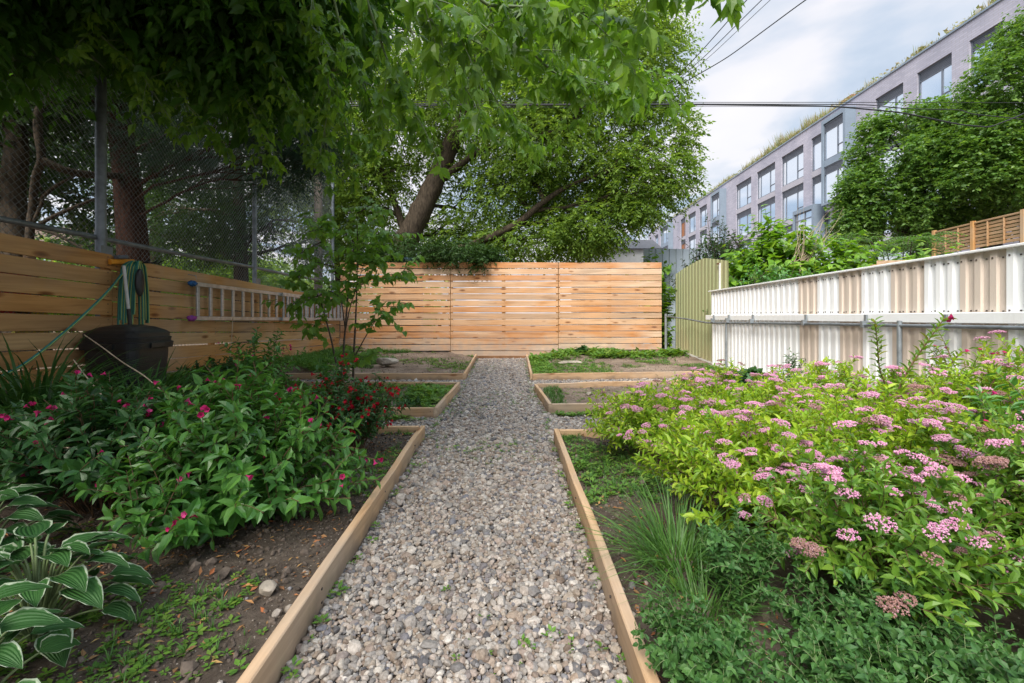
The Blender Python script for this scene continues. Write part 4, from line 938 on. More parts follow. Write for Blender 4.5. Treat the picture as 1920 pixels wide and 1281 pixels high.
# ------------------------------------------------------------------ dark trees behind the chain-link
def tree(name,label,base,trunk,rad,clumps,T,LL,asp,per,twL,droop,bark,leaf,seed,thr=-.35,ns=1.5,group=None,nsub=4,br=.05,inner=.25,hang=.3):
    t=thing(name,label,'tree',base,group); q=MB(); S=spline(trunk,5); q.tube(S,np.linspace(rad[0],rad[1],len(S)),12); q.build('trunk',M[bark],t)
    q=MB(); limbs_to(q,S[int(len(S)*.3):],clumps,br,br*.35,seed,nsub); q.build('branches',M[bark],t)
    q=MB(); crown_leaves(q,clumps,T,LL,asp,per,twL,droop,thr=thr,ns=ns,seed=seed,inner=inner,hang=hang); q.build('crown',M[leaf],t); return t
gr='trees beyond the chain-link fence'
tree('spruce_tree','spruce with thick reddish trunk behind the chain-link fence',(-6.3,7.4,0),[at(262,800,7.3),at(250,460,7.3),at(238,330,7.3),at(222,220,7.4),at(205,60,7.5),at(200,-200,7.6)],(.24,.10),
  [C(200,60,7.6,190,60,700),C(330,150,7.0,150,40,520),C(450,215,6.6,130,30,520),C(545,262,6.3,70,34,560),C(100,180,7.8,130,50,420),C(300,260,7.2,110,30,420),C(350,320,7.5,90,30,300),C(420,290,7.0,90,26,300),C(250,-60,7.8,260,60,500),C(520,330,6.4,50,22,160),C(590,300,6.2,30,22,160)],DIAMQ,.06,.16,16,.30,.3,'bark_red','lf_spruce',31,thr=-.6,ns=2,group=gr,nsub=8,br=.022)
tree('maple_tree','dark forked tree at the left edge behind the chain-link fence',(-7.7,7.0,0),[at(30,800,7.0),at(28,430,7.0),at(20,350,7.0),at(35,280,7.0),at(10,150,7.2),at(-20,-50,7.4)],(.20,.10),
  [C(60,120,7.0,170,100,900),C(-80,250,7.0,120,150,500),C(130,30,7.2,160,80,700),C(0,300,8.5,50,50,120),C(110,290,9,80,40,260),C(140,380,9,60,40,160),C(-60,-60,7,200,80,500)],TOOTH,.11,.7,6,.4,.3,'bark','lf_dark',32,thr=-.45,group=gr,nsub=5,br=.035)
bb=MB(); bp=spline([at(60,400,6.4),at(66,330,6.3),at(80,300,6.2),at(70,245,6.2),at(72,205,6.2),at(88,190,6.3),at(104,170,6.6)],5); bb.tube(bp,np.linspace(.045,.05,len(bp)),8); bp=spline([at(80,300,6.2),at(115,318,6.3),at(160,328,6.5),at(230,330,7.2)],5); bb.tube(bp,np.linspace(.05,.05,len(bp)),8)
bb.tube(spline([at(60,400,6.4),at(52,470,6.4),(-6.6,6.6,-.1)],5),.05,8)
for a_ in ([(60,390),(100,350),(140,330)],[(58,430),(110,400),(180,372),(200,366)],[(52,440),(84,370),(70,340)],[(40,420),(110,440),(160,470)]):
    pts=[at(x,y,6.4) for x,y in a_]; bb.tube(spline(pts,5),np.linspace(.028,.014,5*(len(pts)-1)+1),6)
o=bb.build('bare_tree',M['bark']); tag(o,'small bare brown tree with a sharply bent limb behind the chain-link fence','tree',gr)
tree('cedar_tree','dense dark evergreen beyond the mid chain-link post',(-6.6,11.2,0),[at(455,800,11),at(452,480,11),at(445,300,11),at(440,100,11.2)],(.2,.06),
  [C(400,420,11,80,60,700),C(480,440,10.8,70,50,700),C(540,420,11,60,60,600),C(440,330,11,110,55,700),C(350,460,11.5,80,40,500),C(430,230,11,130,60,800),C(420,120,11,140,70,800),C(560,340,11.4,60,50,360),C(580,450,11.5,50,50,360),C(300,400,12,60,50,220)],DIAMQ,.075,.3,12,.36,.3,'bark','lf_dark',33,thr=-.32,ns=1.3,group=gr,nsub=4)
tree('ash_tree','loose-leaved green tree between the chain-link fence and the big trunk',(-6.2,16,0),[at(640,700,16),at(636,480,16),at(628,380,16),at(640,250,16),at(650,100,16)],(.18,.06),
  [C(640,400,16,70,60,500),C(560,250,15,110,90,900),C(640,180,15,120,80,1000),C(520,120,14,140,90,1100),C(690,470,16,60,30,300),C(600,470,15,60,30,500),C(560,400,15,70,60,700),C(660,330,15,70,60,600),C(480,50,13,180,90,1100)],DIAMQ,.11,.5,8,.45,.3,'bark','lf_elm',34,thr=-.3,group=gr)
tree('locust_tree','tall dark-leaved tree standing far behind the reddish spruce trunk',(-12,15,0),[(-12,15,-.1),(-11.8,15,2.5),(-11.5,14.8,5),(-11.3,14.6,8)],(.25,.1),
  [C(330,330,14,110,80,700),C(200,240,15,160,100,1100),C(60,200,15,170,110,1100),C(320,180,14,150,90,1000),C(400,120,13,160,90,900),C(110,60,15,240,90,1200),C(270,420,15,90,60,420),C(340,400,14,80,60,500),C(180,450,15,80,30,260),C(380,300,14,100,80,700)],DIAMQ,.13,.5,8,.5,.3,'bark','lf_dark',35,thr=-.30,group=gr,br=.04)
q=MB(); 
for i in range(34):
    x=rng.uniform(-34,-5.6); y=rng.uniform(17,26)+(0 if x<-8 else 2); r_=rng.uniform(1.3,2.4); z=rng.uniform(1.2,3.2)
    crown_leaves(q,[((x,y,z),(r_,r_,r_*.75),420)],DIAMQ,.22,.55,6,.6,.2,thr=-.5,ns=1.,seed=i)
tag(q.build('distant_trees',M['lf_elm']),'hedge-like green growth far beyond the chain-link fence','trees',kind='stuff')
pole=thing('utility_pole','weathered wooden pole with a pale metal top at the fence corner','pole',(-4.98,11.9,0))
q=MB(); a=at(597,300,11.9); q.tube([(a[0],11.9,-.1),(a[0],11.9,a[2])],[.11,.10],12); q.build('shaft',plain('grey_pole_wood',(.26,.20,.15),.85,0,.3,6,stretch=(3,3,.4)),pole)
q=MB(); b=at(597,235,11.9); q.tube([(a[0],11.9,a[2]),(a[0],11.9,b[2])],[.115,.115],12); q.build('metal_sleeve',M['galv'],pole)
# house glimpsed at far left, neighbours' coloured panel
hh=thing('brick_house','orange brick house glimpsed through the chain-link fence','house',(-30,30,0))
q=MB(); q.box((-30.5,31,2.6),(5,6,5.2)); q.build('wall',plain('orange_brick',(.42,.18,.10),.85,0,.2,3),hh)
q=MB(); q.add([[-33.3,27.6,5.1],[-27.7,27.6,5.1],[-27.7,34.4,5.1],[-33.3,34.4,5.1],[-33.3,31,7.0],[-27.7,31,7.0]],[[0,1,5,4],[3,4,5,2]]); q.add([[-33.3,27.6,5.1],[-33.3,31,7.0],[-33.3,34.4,5.1],[-27.7,27.6,5.1],[-27.7,34.4,5.1],[-27.7,31,7.0]],[[0,1,2],[3,4,5]]); q.build('roof',plain('brown_roof',(.12,.08,.06),.9),hh)
for x in (-32.0,-30.4,-28.9):
    q=MB(); q.box((x,27.97,4.2),(1.1,.08,1.4)); wn=q.build('window',M['white_trim'],hh); q=MB(); q.box((x,27.92,4.2),(.9,.03,1.2)); pn=q.build('pane',M['glass'],hh); pn.parent=wn; pn.location=(0,0,0)
pp=thing('play_panel','brightly painted playground panel behind the slatted fence','panel',(-4.9,4.5,0))
for (y0,y1,z0,z1,cn,cv) in ((3.5,3.95,1.25,1.62,'teal_board',(.02,.32,.34)),(3.95,4.25,1.0,1.5,'red_board',(.45,.03,.05)),(4.1,4.4,.85,1.2,'yellow_board',(.5,.45,.05)),(3.0,3.5,.6,1.0,'teal_board',(.02,.32,.34)),(2.6,3.1,1.35,1.6,'green_board',(.05,.3,.1)),(3.55,4.0,.75,.98,'pink_board',(.6,.3,.35)),(3.9,4.3,.55,.82,'white_board',(.7,.7,.68))):
    q=MB(); q.box((-4.5,(y0+y1)/2,(z0+z1)/2),(.03,y1-y0-.01,z1-z0-.01)); q.build(cn,plain(cn,cv,.6),pp)
q=MB(); 
for y in (2.7,3.5,4.3): q.beam((-4.56,y,0),(-4.56,y,1.7),.07,.07,up=(0,1,0))
q.build('frame',M['post_wood'],pp)

# ------------------------------------------------------------------ maples before the building
tree('maple_tree','rounded bushy maple in front of the brick building, the lower left one',(16.2,18,0),[(16.2,18,-.1),(16.1,18,2.5),(16.2,18,4.5),(16.3,18,6.5)],(.2,.08),
  [C(1740,340,18,130,110,2200),C(1670,280,18,60,60,800),C(1640,370,17.6,56,66,900),C(1700,225,18,52,34,420),C(1755,232,18,48,36,420),C(1645,240,18,26,22,140),C(1800,400,18,90,60,1000),C(1690,420,18,100,40,1000),C(1800,270,18.5,70,70,800),C(1600,420,17.6,30,36,300),C(1610,350,17.6,28,30,240),C(1760,380,17,110,70,900),C(1730,300,16.8,60,50,500)],DIAM,.115,.7,9,.42,.2,'bark','lf_maple',41,thr=-.3,ns=1.7,inner=.45)
tree('maple_tree','taller maple partly cut off by the frame beside the building',(17.0,15.4,0),[(17.4,15.2,-.1),(17.2,15.2,3),(17.2,15.2,6),(17.3,15.2,8.5)],(.24,.09),
  [C(1920,230,15.3,120,80,2200),C(1970,110,15.4,110,90,1500),C(1855,280,15,55,55,900),C(1900,335,15.2,105,55,1300),C(1880,150,15.2,60,50,800),C(1925,70,15.4,48,42,500),C(1990,300,15.5,150,130,1400),C(1830,330,14.9,40,30,350)],DIAM,.10,.7,9,.38,.2,'bark','lf_maple',42,thr=-.3,ns=1.9,inner=.45)
# ------------------------------------------------------------------ garden shrubs
def bush(name,label,cat,base,rx,ry,h,nst,T,LL,asp,gap,leaf,stem='stem_red',group=None,seed=0,start=.3,droop=.15,thick=.0035,hvar=.35,
         flower=None,lean=(0,0),side=3,taper=.5,up=.55,arch=.45,flmat=None,flp=1.0):
    r=np.random.default_rng(seed); base=np.array(base,float); t=thing(name,label,cat,base,group)
    qs=MB(); ql=MB(); qf=MB(); tips=[]
    stems=[]
    for i in range(nst):
        a=r.uniform(0,2*PI); rho=math.sqrt(r.uniform(0,1)); x=rx*rho*math.cos(a); y=ry*rho*math.sin(a)
        z=h*(1-arch*rho*rho)*(1-hvar*r.uniform(0,1)**1.5); b=base+[x*.18+r.normal(0,.02),y*.18+r.normal(0,.02),0]
        tip=base+[x+lean[0]*z,y+lean[1]*z,z]; mid=b*.5+tip*.5+[-x*.12,-y*.12,z*.22]
        P=bez(b,mid,tip,9)+r.normal(0,.004,(9,3)); stems.append((P,1.0)); qs.tube(P,np.linspace(thick,thick*.45,9),5)
        for k in range(side):
            j=r.integers(3,8); d=nrm(P[j]-P[j-1]); e=P[j]+nrm(d*.8+r.normal(0,.55,3)+[0,0,.25])*r.uniform(.25,.55)*h*.5
            S=bez(P[j],(P[j]+e)/2+[0,0,.02],e,6); stems.append((S,.8)); qs.tube(S,np.linspace(thick*.6,thick*.3,6),4)
    LP=[];LD=[];LN=[];LS=[]
    for S,sc in stems:
        Ln=np.linalg.norm(np.diff(S,axis=0),axis=1).sum(); m_=max(2,int(Ln*(1-start)/gap)); rot=r.uniform(0,PI)
        tips.append((S[-1],nrm(S[-1]-S[-2])))
        for k in range(m_+1):
            u=start+(1-start)*(k+.5)/(m_+1); f=u*(len(S)-1); i=min(len(S)-2,int(f)); b=S[i]+(S[i+1]-S[i])*(f-i); d=nrm(S[i+1]-S[i])
            s0=nrm(np.cross(d,[.3,.2,1.0])); s1=np.cross(d,s0); rot+=PI/2+r.normal(0,.2); sz=LL*(1-taper*max(0,u-.5))*math.exp(r.normal(0,.18))*sc
            for s in (1,-1):
                sd=(s0*math.cos(rot)+s1*math.sin(rot))*s
                LP.append(b);LD.append(nrm(d*up+sd*.85+r.normal(0,.18,3)+[0,0,-droop]));LN.append(nrm(d*.7+np.array([0,0,.8])+r.normal(0,.25,3)));LS.append(sz)
    LS=np.array(LS); scatter(ql,T,np.array(LP),np.array(LD),np.array(LN),LS,W=LS*asp*r.uniform(.85,1.15,len(LS)))
    qs.build('stems',M[stem],t); ql.build('foliage',M[leaf],t)
    if flower=='trumpet':
        FP=[];FD=[]
        for (P,d) in tips:
            if r.random()<flp:
                for _ in range(r.integers(1,4)):
                    FP.append(P+r.normal(0,.012,3)); FD.append(nrm(d+r.normal(0,.6,3)+[0,-.3,.1]))
        if FP: 
            n=len(FP); sz=r.uniform(.018,.030,n); scatter(qf,TRUMPET,np.array(FP),np.array(FD),rdir(n),sz,W=sz*.95,Z=sz*.95); qf.build('blossom',M[flmat],t)
    if flower=='corymb':
        FP=[];SZ=[];FM=[]
        for (P,d) in tips:
            zr=(P[2]-base[2])/h
            if r.random()<flp*min(1,max(.12,zr*1.5-.25)):
                spent=r.random()<.22
                R=r.uniform(.018,.042); m_=int(64*(R/.026)**2); nsub=r.integers(1,4)
                for q_ in range(nsub):
                    cc_=P+[0,0,.012]+ (r.normal(0,R*.9,3)*[1,1,.35] if q_ else 0)
                    a=r.uniform(0,2*PI,m_); rr=np.sqrt(r.uniform(0,1,m_))*R*(1 if q_==0 else .7); tl=nrm(d*.35+np.array([0,0,1.0]))
                    s0=nrm(np.cross(tl,[1,.1,0])); s1=np.cross(tl,s0)
                    FM.append(np.full(m_,int(spent)));FP.append(cc_+(rr*np.cos(a))[:,None]*s0+(rr*np.sin(a))[:,None]*s1+tl*(.010*(1-(rr/R)**2)+r.uniform(-.003,.003,m_))[:,None]); 
                qs2=MB()
        if FP:
            FP=np.concatenate(FP); FM=np.concatenate(FM); n=len(FP); sz=r.uniform(.0020,.0040,n)
            for w_ in (0,1): k_=FM==w_; scatter(qf,OCTA,FP[k_],rdir(k_.sum()),rdir(k_.sum()),sz[k_],mi=w_)
            qf.build('blossom',[M[flmat],M['pt_spent']],t)
    return t
gw='magenta-flowered weigela shrubs'
WL=dict(T=LEAF,LL=.088,asp=.42,gap=.045,leaf='lf_weigela',group=gw,flower='trumpet',flmat='pt_mag',side=3)
bush('weigela_shrub','large arching weigela with few magenta blooms, nearest the path edge','shrub',(-1.36,2.28,.05),.66,.60,.74,88,**WL,seed=1,flp=.16,start=.12,arch=.8)
bush('weigela_shrub','weigela with scattered magenta blooms right behind the variegated hosta','shrub',(-2.05,2.30,.08),.62,.55,.62,64,**{**WL,'leaf':'lf_weigela_d'},seed=2,flp=.14)
bush('weigela_shrub','dark weigela at the left edge of view beside the lily leaves','shrub',(-2.75,2.35,.10),.55,.45,.46,44,**{**WL,'leaf':'lf_weigela_d'},seed=3,flp=.10)
bush('weigela_shrub','low leafy weigela between the lily clump and the big arching one','shrub',(-1.75,3.15,.06),.55,.42,.52,46,**WL,seed=4,flp=.12)
bush('weigela_shrub','small shrub smothered in dark red blooms by the path','shrub',(-1.16,3.25,.05),.38,.40,.64,64,T=LEAF,LL=.055,asp=.42,gap=.032,leaf='lf_weigela_d',flower='trumpet',flmat='pt_red',seed=5,flp=.62,group='weigela shrubs with red blooms')
bush('weigela_shrub','tall thin weigela with pink blooms in front of the ladder','shrub',(-2.45,4.45,.06),.42,.35,.95,20,T=LEAF,LL=.075,asp=.42,gap=.05,leaf='lf_weigela',flower='trumpet',flmat='pt_mag',seed=6,flp=.12,group=gw,hvar=.55)
bush('leafy_shrub','low green leafy shrub growing in front of the slatted fence below the ladder','shrub',(-3.2,5.2,.16),.6,.7,.42,44,T=LEAF,LL=.06,asp=.5,gap=.04,leaf='lf_weigela_d',seed=7,side=2)
bush('leafy_shrub','young green shrub at the corner of the near left bed beside the red blooms','shrub',(-1.75,3.95,.05),.5,.35,.42,30,T=LEAF,LL=.06,asp=.42,gap=.04,leaf='lf_weigela',seed=8,side=2)
# spirea
gs='pink-flowered golden spirea shrubs'
def spi(label,base,rx,ry,h,n,seed,flp=.3,leaf='lf_spirea',**k):
    return bush('spirea_shrub',label,'shrub',base,rx,ry,h,n,T=LEAF,LL=.046,asp=.40,gap=.022,leaf=leaf,group=gs,seed=seed,flower='corymb',flmat='pt_pink',flp=flp,side=3,start=.3,taper=.3,thick=.0022,up=.8,droop=.05,hvar=.5,arch=.35,**k)
spi('golden spirea nearest the gravel path corner, spilling over the bed board',(.98,3.15,.05),.50,.50,.50,95,11,flp=.28)
spi('golden spirea in the middle of the mass, between the corner one and the white fence',(1.62,2.95,.05),.58,.52,.58,105,12)
spi('golden spirea farthest back, in front of the bare soil bed',(1.75,3.75,.05),.72,.42,.56,95,13,flp=.45)
spi('golden spirea beside the white fence below the tall weigela stems',(2.45,3.35,.05),.62,.55,.68,95,14,flp=.42)
spi('golden spirea rising behind the dark grass clump',(1.08,2.10,.05),.50,.50,.56,105,15,flp=.3)
spi('golden spirea with big flower heads in the centre right of the planting',(1.75,2.15,.05),.58,.50,.70,110,16,flp=.36)
spi('golden spirea cut by the right edge with large pink heads',(2.05,1.55,.05),.55,.50,.70,105,17,flp=.45,leaf='lf_spirea_g')
spi('lower golden spirea in front, above the dark oregano',(1.28,1.52,.05),.48,.40,.54,95,18,flp=.3,leaf='lf_spirea_g')
spi('golden spirea partly behind the right edge by the white fence',(2.75,2.45,.05),.58,.6,.80,90,19,flp=.36)
YW=dict(T=LEAF,LL=.062,asp=.34,gap=.034,leaf='lf_weigela_y',flower='trumpet',flmat='pt_mag',group='young magenta weigela shrubs by the white fence',thick=.005)
bush('weigela_shrub','upright young weigela with two tall stems against the white fence','shrub',(2.38,2.98,.05),.40,.3,.70,22,**YW,seed=21,flp=.12,hvar=.5)
bush('weigela_shrub','yellow-green weigela at the right edge with reddish young tips','shrub',(2.95,2.85,.05),.5,.5,.85,34,**YW,seed=22,flp=.22,hvar=.4)
bush('weigela_shrub','dark leafy weigela low in the right corner under the spirea','shrub',(1.72,1.12,.05),.34,.28,.40,28,T=LEAF,LL=.09,asp=.36,gap=.045,leaf='lf_weigela',seed=23,flower=None,group=gw)
bush('weigela_shrub','mid-height weigela at the far right beyond the golden spirea','shrub',(2.4,2.0,.05),.45,.4,.72,24,T=LEAF,LL=.08,asp=.36,gap=.04,leaf='lf_weigela',seed=24,flower='trumpet',flmat='pt_mag',flp=.16,group=gw)
# two tall explicit shoots
tw=thing('weigela_shoot','tall bare-legged weigela stems against the white fence, one tipped with a magenta bloom','shrub',(2.22,2.75,.1))
q=MB(); l=MB(); f=MB()
def shoot(pts,r0,sc,gap):
    S=spline(pts,8); q.tube(S,np.linspace(r0,.0025,len(S)),6); Ln=np.linalg.norm(np.diff(S,axis=0),axis=1).sum(); n=int(Ln/gap); rot=0
    for k in range(n):
        u=.15+.85*k/(n-1); ff=u*(len(S)-1); i=min(len(S)-2,int(ff)); b=S[i]+(S[i+1]-S[i])*(ff-i); d=nrm(S[i+1]-S[i]); s0=nrm(np.cross(d,[.3,.9,.1])); s1=np.cross(d,s0); rot+=PI/2
        for s in (1,-1):
            sd=(s0*math.cos(rot)+s1*math.sin(rot))*s; sz=sc*rng.uniform(.7,1.15)
            scatter(l,LEAF,[b],[d*.6+sd*.9],[d+np.array([0,0,.6])],np.array([sz]),W=np.array([sz*.34]))
            if rng.random()<.5: scatter(l,LEAF,[b+sd*.01],[d*1.0+sd*.5+rng.normal(0,.3,3)],[sd+np.array([0,0,.6])],np.array([sz*.7]),W=np.array([sz*.26]))
    return S
S=shoot([(2.22,2.75,.1),at(1682,735,2.78),at(1705,690,2.74),at(1738,642,2.7),at(1770,598,2.66)],.007,.065,.033)
shoot([(2.75,2.5,.1),at(1835,765,2.5),at(1868,705,2.45),at(1925,655,2.4)],.006,.06,.033)
shoot([(2.5,2.6,.1),at(1800,790,2.6),at(1808,730,2.6),at(1812,700,2.6)],.006,.06,.03)
S2=S
shoot([(2.15,2.85,.1),at(1665,735,2.85),at(1648,690,2.85),at(1645,640,2.82),at(1640,602,2.8)],.005,.055,.03)
scatter(f,TRUMPET,[S[-1],S[-1]+[.004,.01,.0]],[[.8,-.5,.3],[.9,0,-.1]],[[0,0,1],[0,1,0]],np.array([.04,.036]))
q.build('stems',M['stem_red'],tw); l.build('foliage',M['lf_weigela_y'],tw); f.build('blossom',M['pt_mag'],tw)
# oregano / catmint foreground
go='low bluish-green oregano plants'
for i,(lb,b,rx,ry,h,n,s) in enumerate([('oregano spilling over the near end of the bed board',(.50,1.22,.04),.17,.24,.20,60,31),('oregano mat filling the bottom centre right of the bed',(.80,1.00,.04),.30,.24,.25,90,32),('oregano mat filling the bottom right corner',(1.22,.95,.04),.34,.24,.28,90,33),('upright oregano stems between the grass clump and the spirea',(.74,1.48,.04),.14,.14,.36,26,34),('oregano tufts just ahead of the low spirea',(1.0,1.25,.04),.32,.22,.28,70,35)]):
    bush('oregano_plant',lb,'herb',b,rx,ry,h,n,T=LEAF,LL=.026,asp=.62,gap=.015,leaf='lf_oregano',stem='twig_green',seed=s,side=2,start=.15,thick=.0018,up=.6,arch=.25,hvar=.3,group=go)
# blades
def blades(name,label,cat,base,R,n,Lr,Wd,leaf,seed,spread=.9,group=None,T=BLADE,arch=.9):
    r=np.random.default_rng(seed); base=np.array(base,float); t=thing(name,label,cat,base,group); q=MB()
    a=r.uniform(0,2*PI,n); rho=np.sqrt(r.uniform(0,1,n))*R*.45; P=base+np.stack([rho*np.cos(a),rho*np.sin(a),0*a],-1)
    o=np.stack([np.cos(a),np.sin(a),0*a],-1); tilt=r.uniform(.05,spread,n)[:,None]
    D=nrm(o*tilt+np.array([0,0,1.0])+r.normal(0,.12,(n,3))); N=nrm(-o*-1*-1+np.array([0,0,.15])); N=nrm(-o+r.normal(0,.25,(n,3)))
    Ls=r.uniform(*Lr,n); scatter(q,T,P,D,-N*-1,Ls,W=np.full(n,Wd)*r.uniform(.7,1.2,n),Z=Ls*-arch*-1); q.build('blades',M[leaf],t); return t
gl='strappy daylily clumps along the slatted fence'
for i,(lb,x,y,n) in enumerate([('daylily clump directly in front of the black bin',-3.05,3.75,150),('daylily clump at the left edge under the slanting hose',-3.35,3.2,150),('daylily clump in front of the bin corner, nearer the camera',-2.65,3.35,130),('daylily clump between the bin and the ladder end',-2.75,4.2,110),('shaded daylily clump low at the left edge behind the dark weigela',-2.75,2.95,120)]):
    blades('daylily_clump',lb,'plant',(x,y,float(hgt(x,y))),.50,n+60,(.5,.88),.020,'lf_lily',40+i,spread=1.1,group=gl)
blades('grass_clump','fine dark green grass clump beside the path board','grass clump',(.66,1.80,.05),.30,420,(.22,.42),.005,'lf_grass',60,spread=1.2)
blades('grass_clump','small fine grass tuft between the clump and the oregano','grass clump',(.62,1.50,.05),.2,160,(.16,.28),.0045,'lf_grass',61,spread=1.2)
# hostas
def hosta_leaf(n=9,m=9):
    V=[];E=[];Fc=[]
    for i in range(n+1):
        t=i/n; w=.5*math.sin(PI*min(1,t**.62))**.75 if 0<t<1 else .0; w=max(w,.012)
        for j in range(m):
            s=(j/(m-1))*2-1; z=.10*abs(s)**1.5*w*2-.42*t*t+.012*math.cos(j*PI*2)*0+ (.014 if j%2 else -.006)*(1-abs(s))*w*2; z+=.02*math.sin(t*22)*abs(s)**4
            V.append([t-.10*t*t,s*w,z]); E.append(abs(s)*.999 if 0<t<.9 else .5+abs(s)*.5)
    for i in range(n):
        for j in range(m-1): a=i*m+j; Fc.append([a,a+1,a+m+1,a+m])
    return (V,Fc),E
HL,HE=hosta_leaf()
m,nt,out=newmat('hosta_leaf'); L=nt.links.new
at_=node(nt,'ShaderNodeAttribute',attribute_name='margin'); g=node(nt,'ShaderNodeNewGeometry'); r=ramp(nt,[(.025,.085,.02),(.045,.13,.03),(.035,.11,.022)]); L(g.outputs['Random Per Island'],r.inputs[0])
tc=node(nt,'ShaderNodeTexCoord'); nz=node(nt,'ShaderNodeTexNoise'); nz.inputs['Scale'].default_value=55; nz.inputs['Detail'].default_value=3; L(tc.outputs['Object'],nz.inputs['Vector'])
f_=math_(nt,'ADD',at_.outputs['Fac'],math_(nt,'MULTIPLY_ADD',nz.outputs[0],.34,-.17)); rf=ramp(nt,[(0,0,0),(1,1,1)],[.85,.93]); L(f_,rf.inputs[0])
vein=node(nt,'ShaderNodeMath',operation='SINE'); L(math_(nt,'MULTIPLY',at_.outputs['Fac'],26.0),vein.inputs[0]); vv=math_(nt,'MULTIPLY_ADD',vein.outputs[0],.06,.97)
base=mixrgb(nt,1.0,r.outputs[0],(1,1,1),'MULTIPLY'); hs_=node(nt,'ShaderNodeHueSaturation'); L(base,hs_.inputs['Color']); L(vv,hs_.inputs['Value'])
c=mixrgb(nt,rf.outputs[0],hs_.outputs[0],(.42,.49,.34)); p=node(nt,'ShaderNodeBsdfPrincipled'); L(c,p.inputs['Base Color']); p.inputs['Roughness'].default_value=.55; p.inputs['Specular IOR Level'].default_value=.3
b=node(nt,'ShaderNodeBump'); b.inputs['Strength'].default_value=.5; b.inputs['Distance'].default_value=.003; L(vein.outputs[0],b.inputs['Height']); L(b.outputs[0],p.inputs['Normal'])
t=node(nt,'ShaderNodeBsdfTranslucent'); L(c,t.inputs['Color']); mx=node(nt,'ShaderNodeMixShader'); mx.inputs[0].default_value=.2; L(p.outputs[0],mx.inputs[1]); L(t.outputs[0],mx.inputs[2]); L(mx.outputs[0],out.inputs[0]); M['hosta']=m
def hosta(label,base,R,n,seed,sz=.17):
    r=np.random.default_rng(seed); base=np.array(base,float); t=thing('hosta_plant',label,'hosta',base,'variegated hosta plants'); q=MB(); ql=MB(); P=[];D=[];N=[]
    for i in range(n):
        a=i*2.39996+r.normal(0,.2); k=(i+.5)/n; rad=R*(.15+.62*k)*r.uniform(.85,1.1); z=.29*(1-.72*k**1.4)*r.uniform(.85,1.1)
        o=np.array([math.cos(a),math.sin(a),0]); b=base+o*rad+[0,0,z]; q.tube(bez(base+o*.02,base+o*rad*.35+[0,0,z*.9],b,7),np.linspace(.006,.003,7),5)
        P.append(b);D.append(o+[0,0,.45-.55*k]);N.append(np.array([0,0,1.0])+o*(.35*k)+r.normal(0,.12,3))
    Ls=sz*r.uniform(.8,1.2,n); scatter(ql,HL,np.array(P),np.array(D),np.array(N),Ls,W=Ls*.62,smooth=True)
    q.build('stalks',M['twig_green'],t); o=ql.build('foliage',M['hosta'],t)
    at2=o.data.attributes.new('margin','FLOAT','POINT'); at2.data.foreach_set('value',np.tile(np.array(HE,np.float32),n))
hosta('large white-edged hosta in the bottom left corner',(-1.46,1.40,.05),.28,44,70,.125)
hosta('white-edged hosta farther back, cut by the left edge',(-2.02,1.72,.06),.30,38,71,.13)
hosta('white-edged hosta at the very bottom left, mostly out of view',(-1.30,1.06,.05),.22,28,72,.11)

# ------------------------------------------------------------------ sapling in the middle
sp=thing('sapling_tree','slender multi-stemmed sapling with heart-shaped leaves standing in the left beds','tree',(-2.5,6.6,.03))
q=MB(); l=MB(); YS=6.6
stemsL=[[(636,716,YS),(632,690,YS),(622,640,YS),(610,595,YS),(598,555,YS),(575,530,6.5),(545,535,6.4)],
 [(641,716,YS),(644,660,YS),(647,620,YS),(652,560,YS),(657,500,6.6),(664,455,6.7),(672,420,6.7)],
 [(662,716,6.55),(664,650,6.5),(667,600,6.5),(669,540,6.5),(670,490,6.5),(670,430,6.5),(668,385,6.5)],
 [(644,640,YS),(655,580,6.5),(668,540,6.4),(682,495,6.3),(700,465,6.2)],
 [(667,665,6.5),(685,632,6.3),(704,600,6.2),(735,582,6.1),(768,566,6.0)],
 [(647,615,YS),(640,560,6.7),(625,500,6.8),(610,450,6.9),(600,400,7.0)],
 [(670,500,6.5),(690,470,6.3),(720,445,6.2),(745,440,6.1)],
 [(669,540,6.5),(700,520,6.3),(735,525,6.1),(760,505,6.0)],
 [(598,555,YS),(620,545,6.3),(640,560,6.2)],
 [(598,555,YS),(560,560,6.6),(540,580,6.6)],
 [(664,455,6.7),(640,430,6.6),(600,430,6.5),(560,440,6.4)],
 [(610,450,6.9),(570,470,6.7),(545,490,6.6)],
 [(668,400,6.5),(700,385,6.4),(730,395,6.3)],
 [(625,500,6.8),(590,490,6.6),(560,510,6.5)],
 [(660,690,6.4),(672,680,6.3),(690,668,6.2)],
 [(610,595,YS),(590,610,6.5),(575,630,6.4)],
 [(682,495,6.3),(700,490,6.1),(725,478,6.0)]]
rs=np.random.default_rng(12)
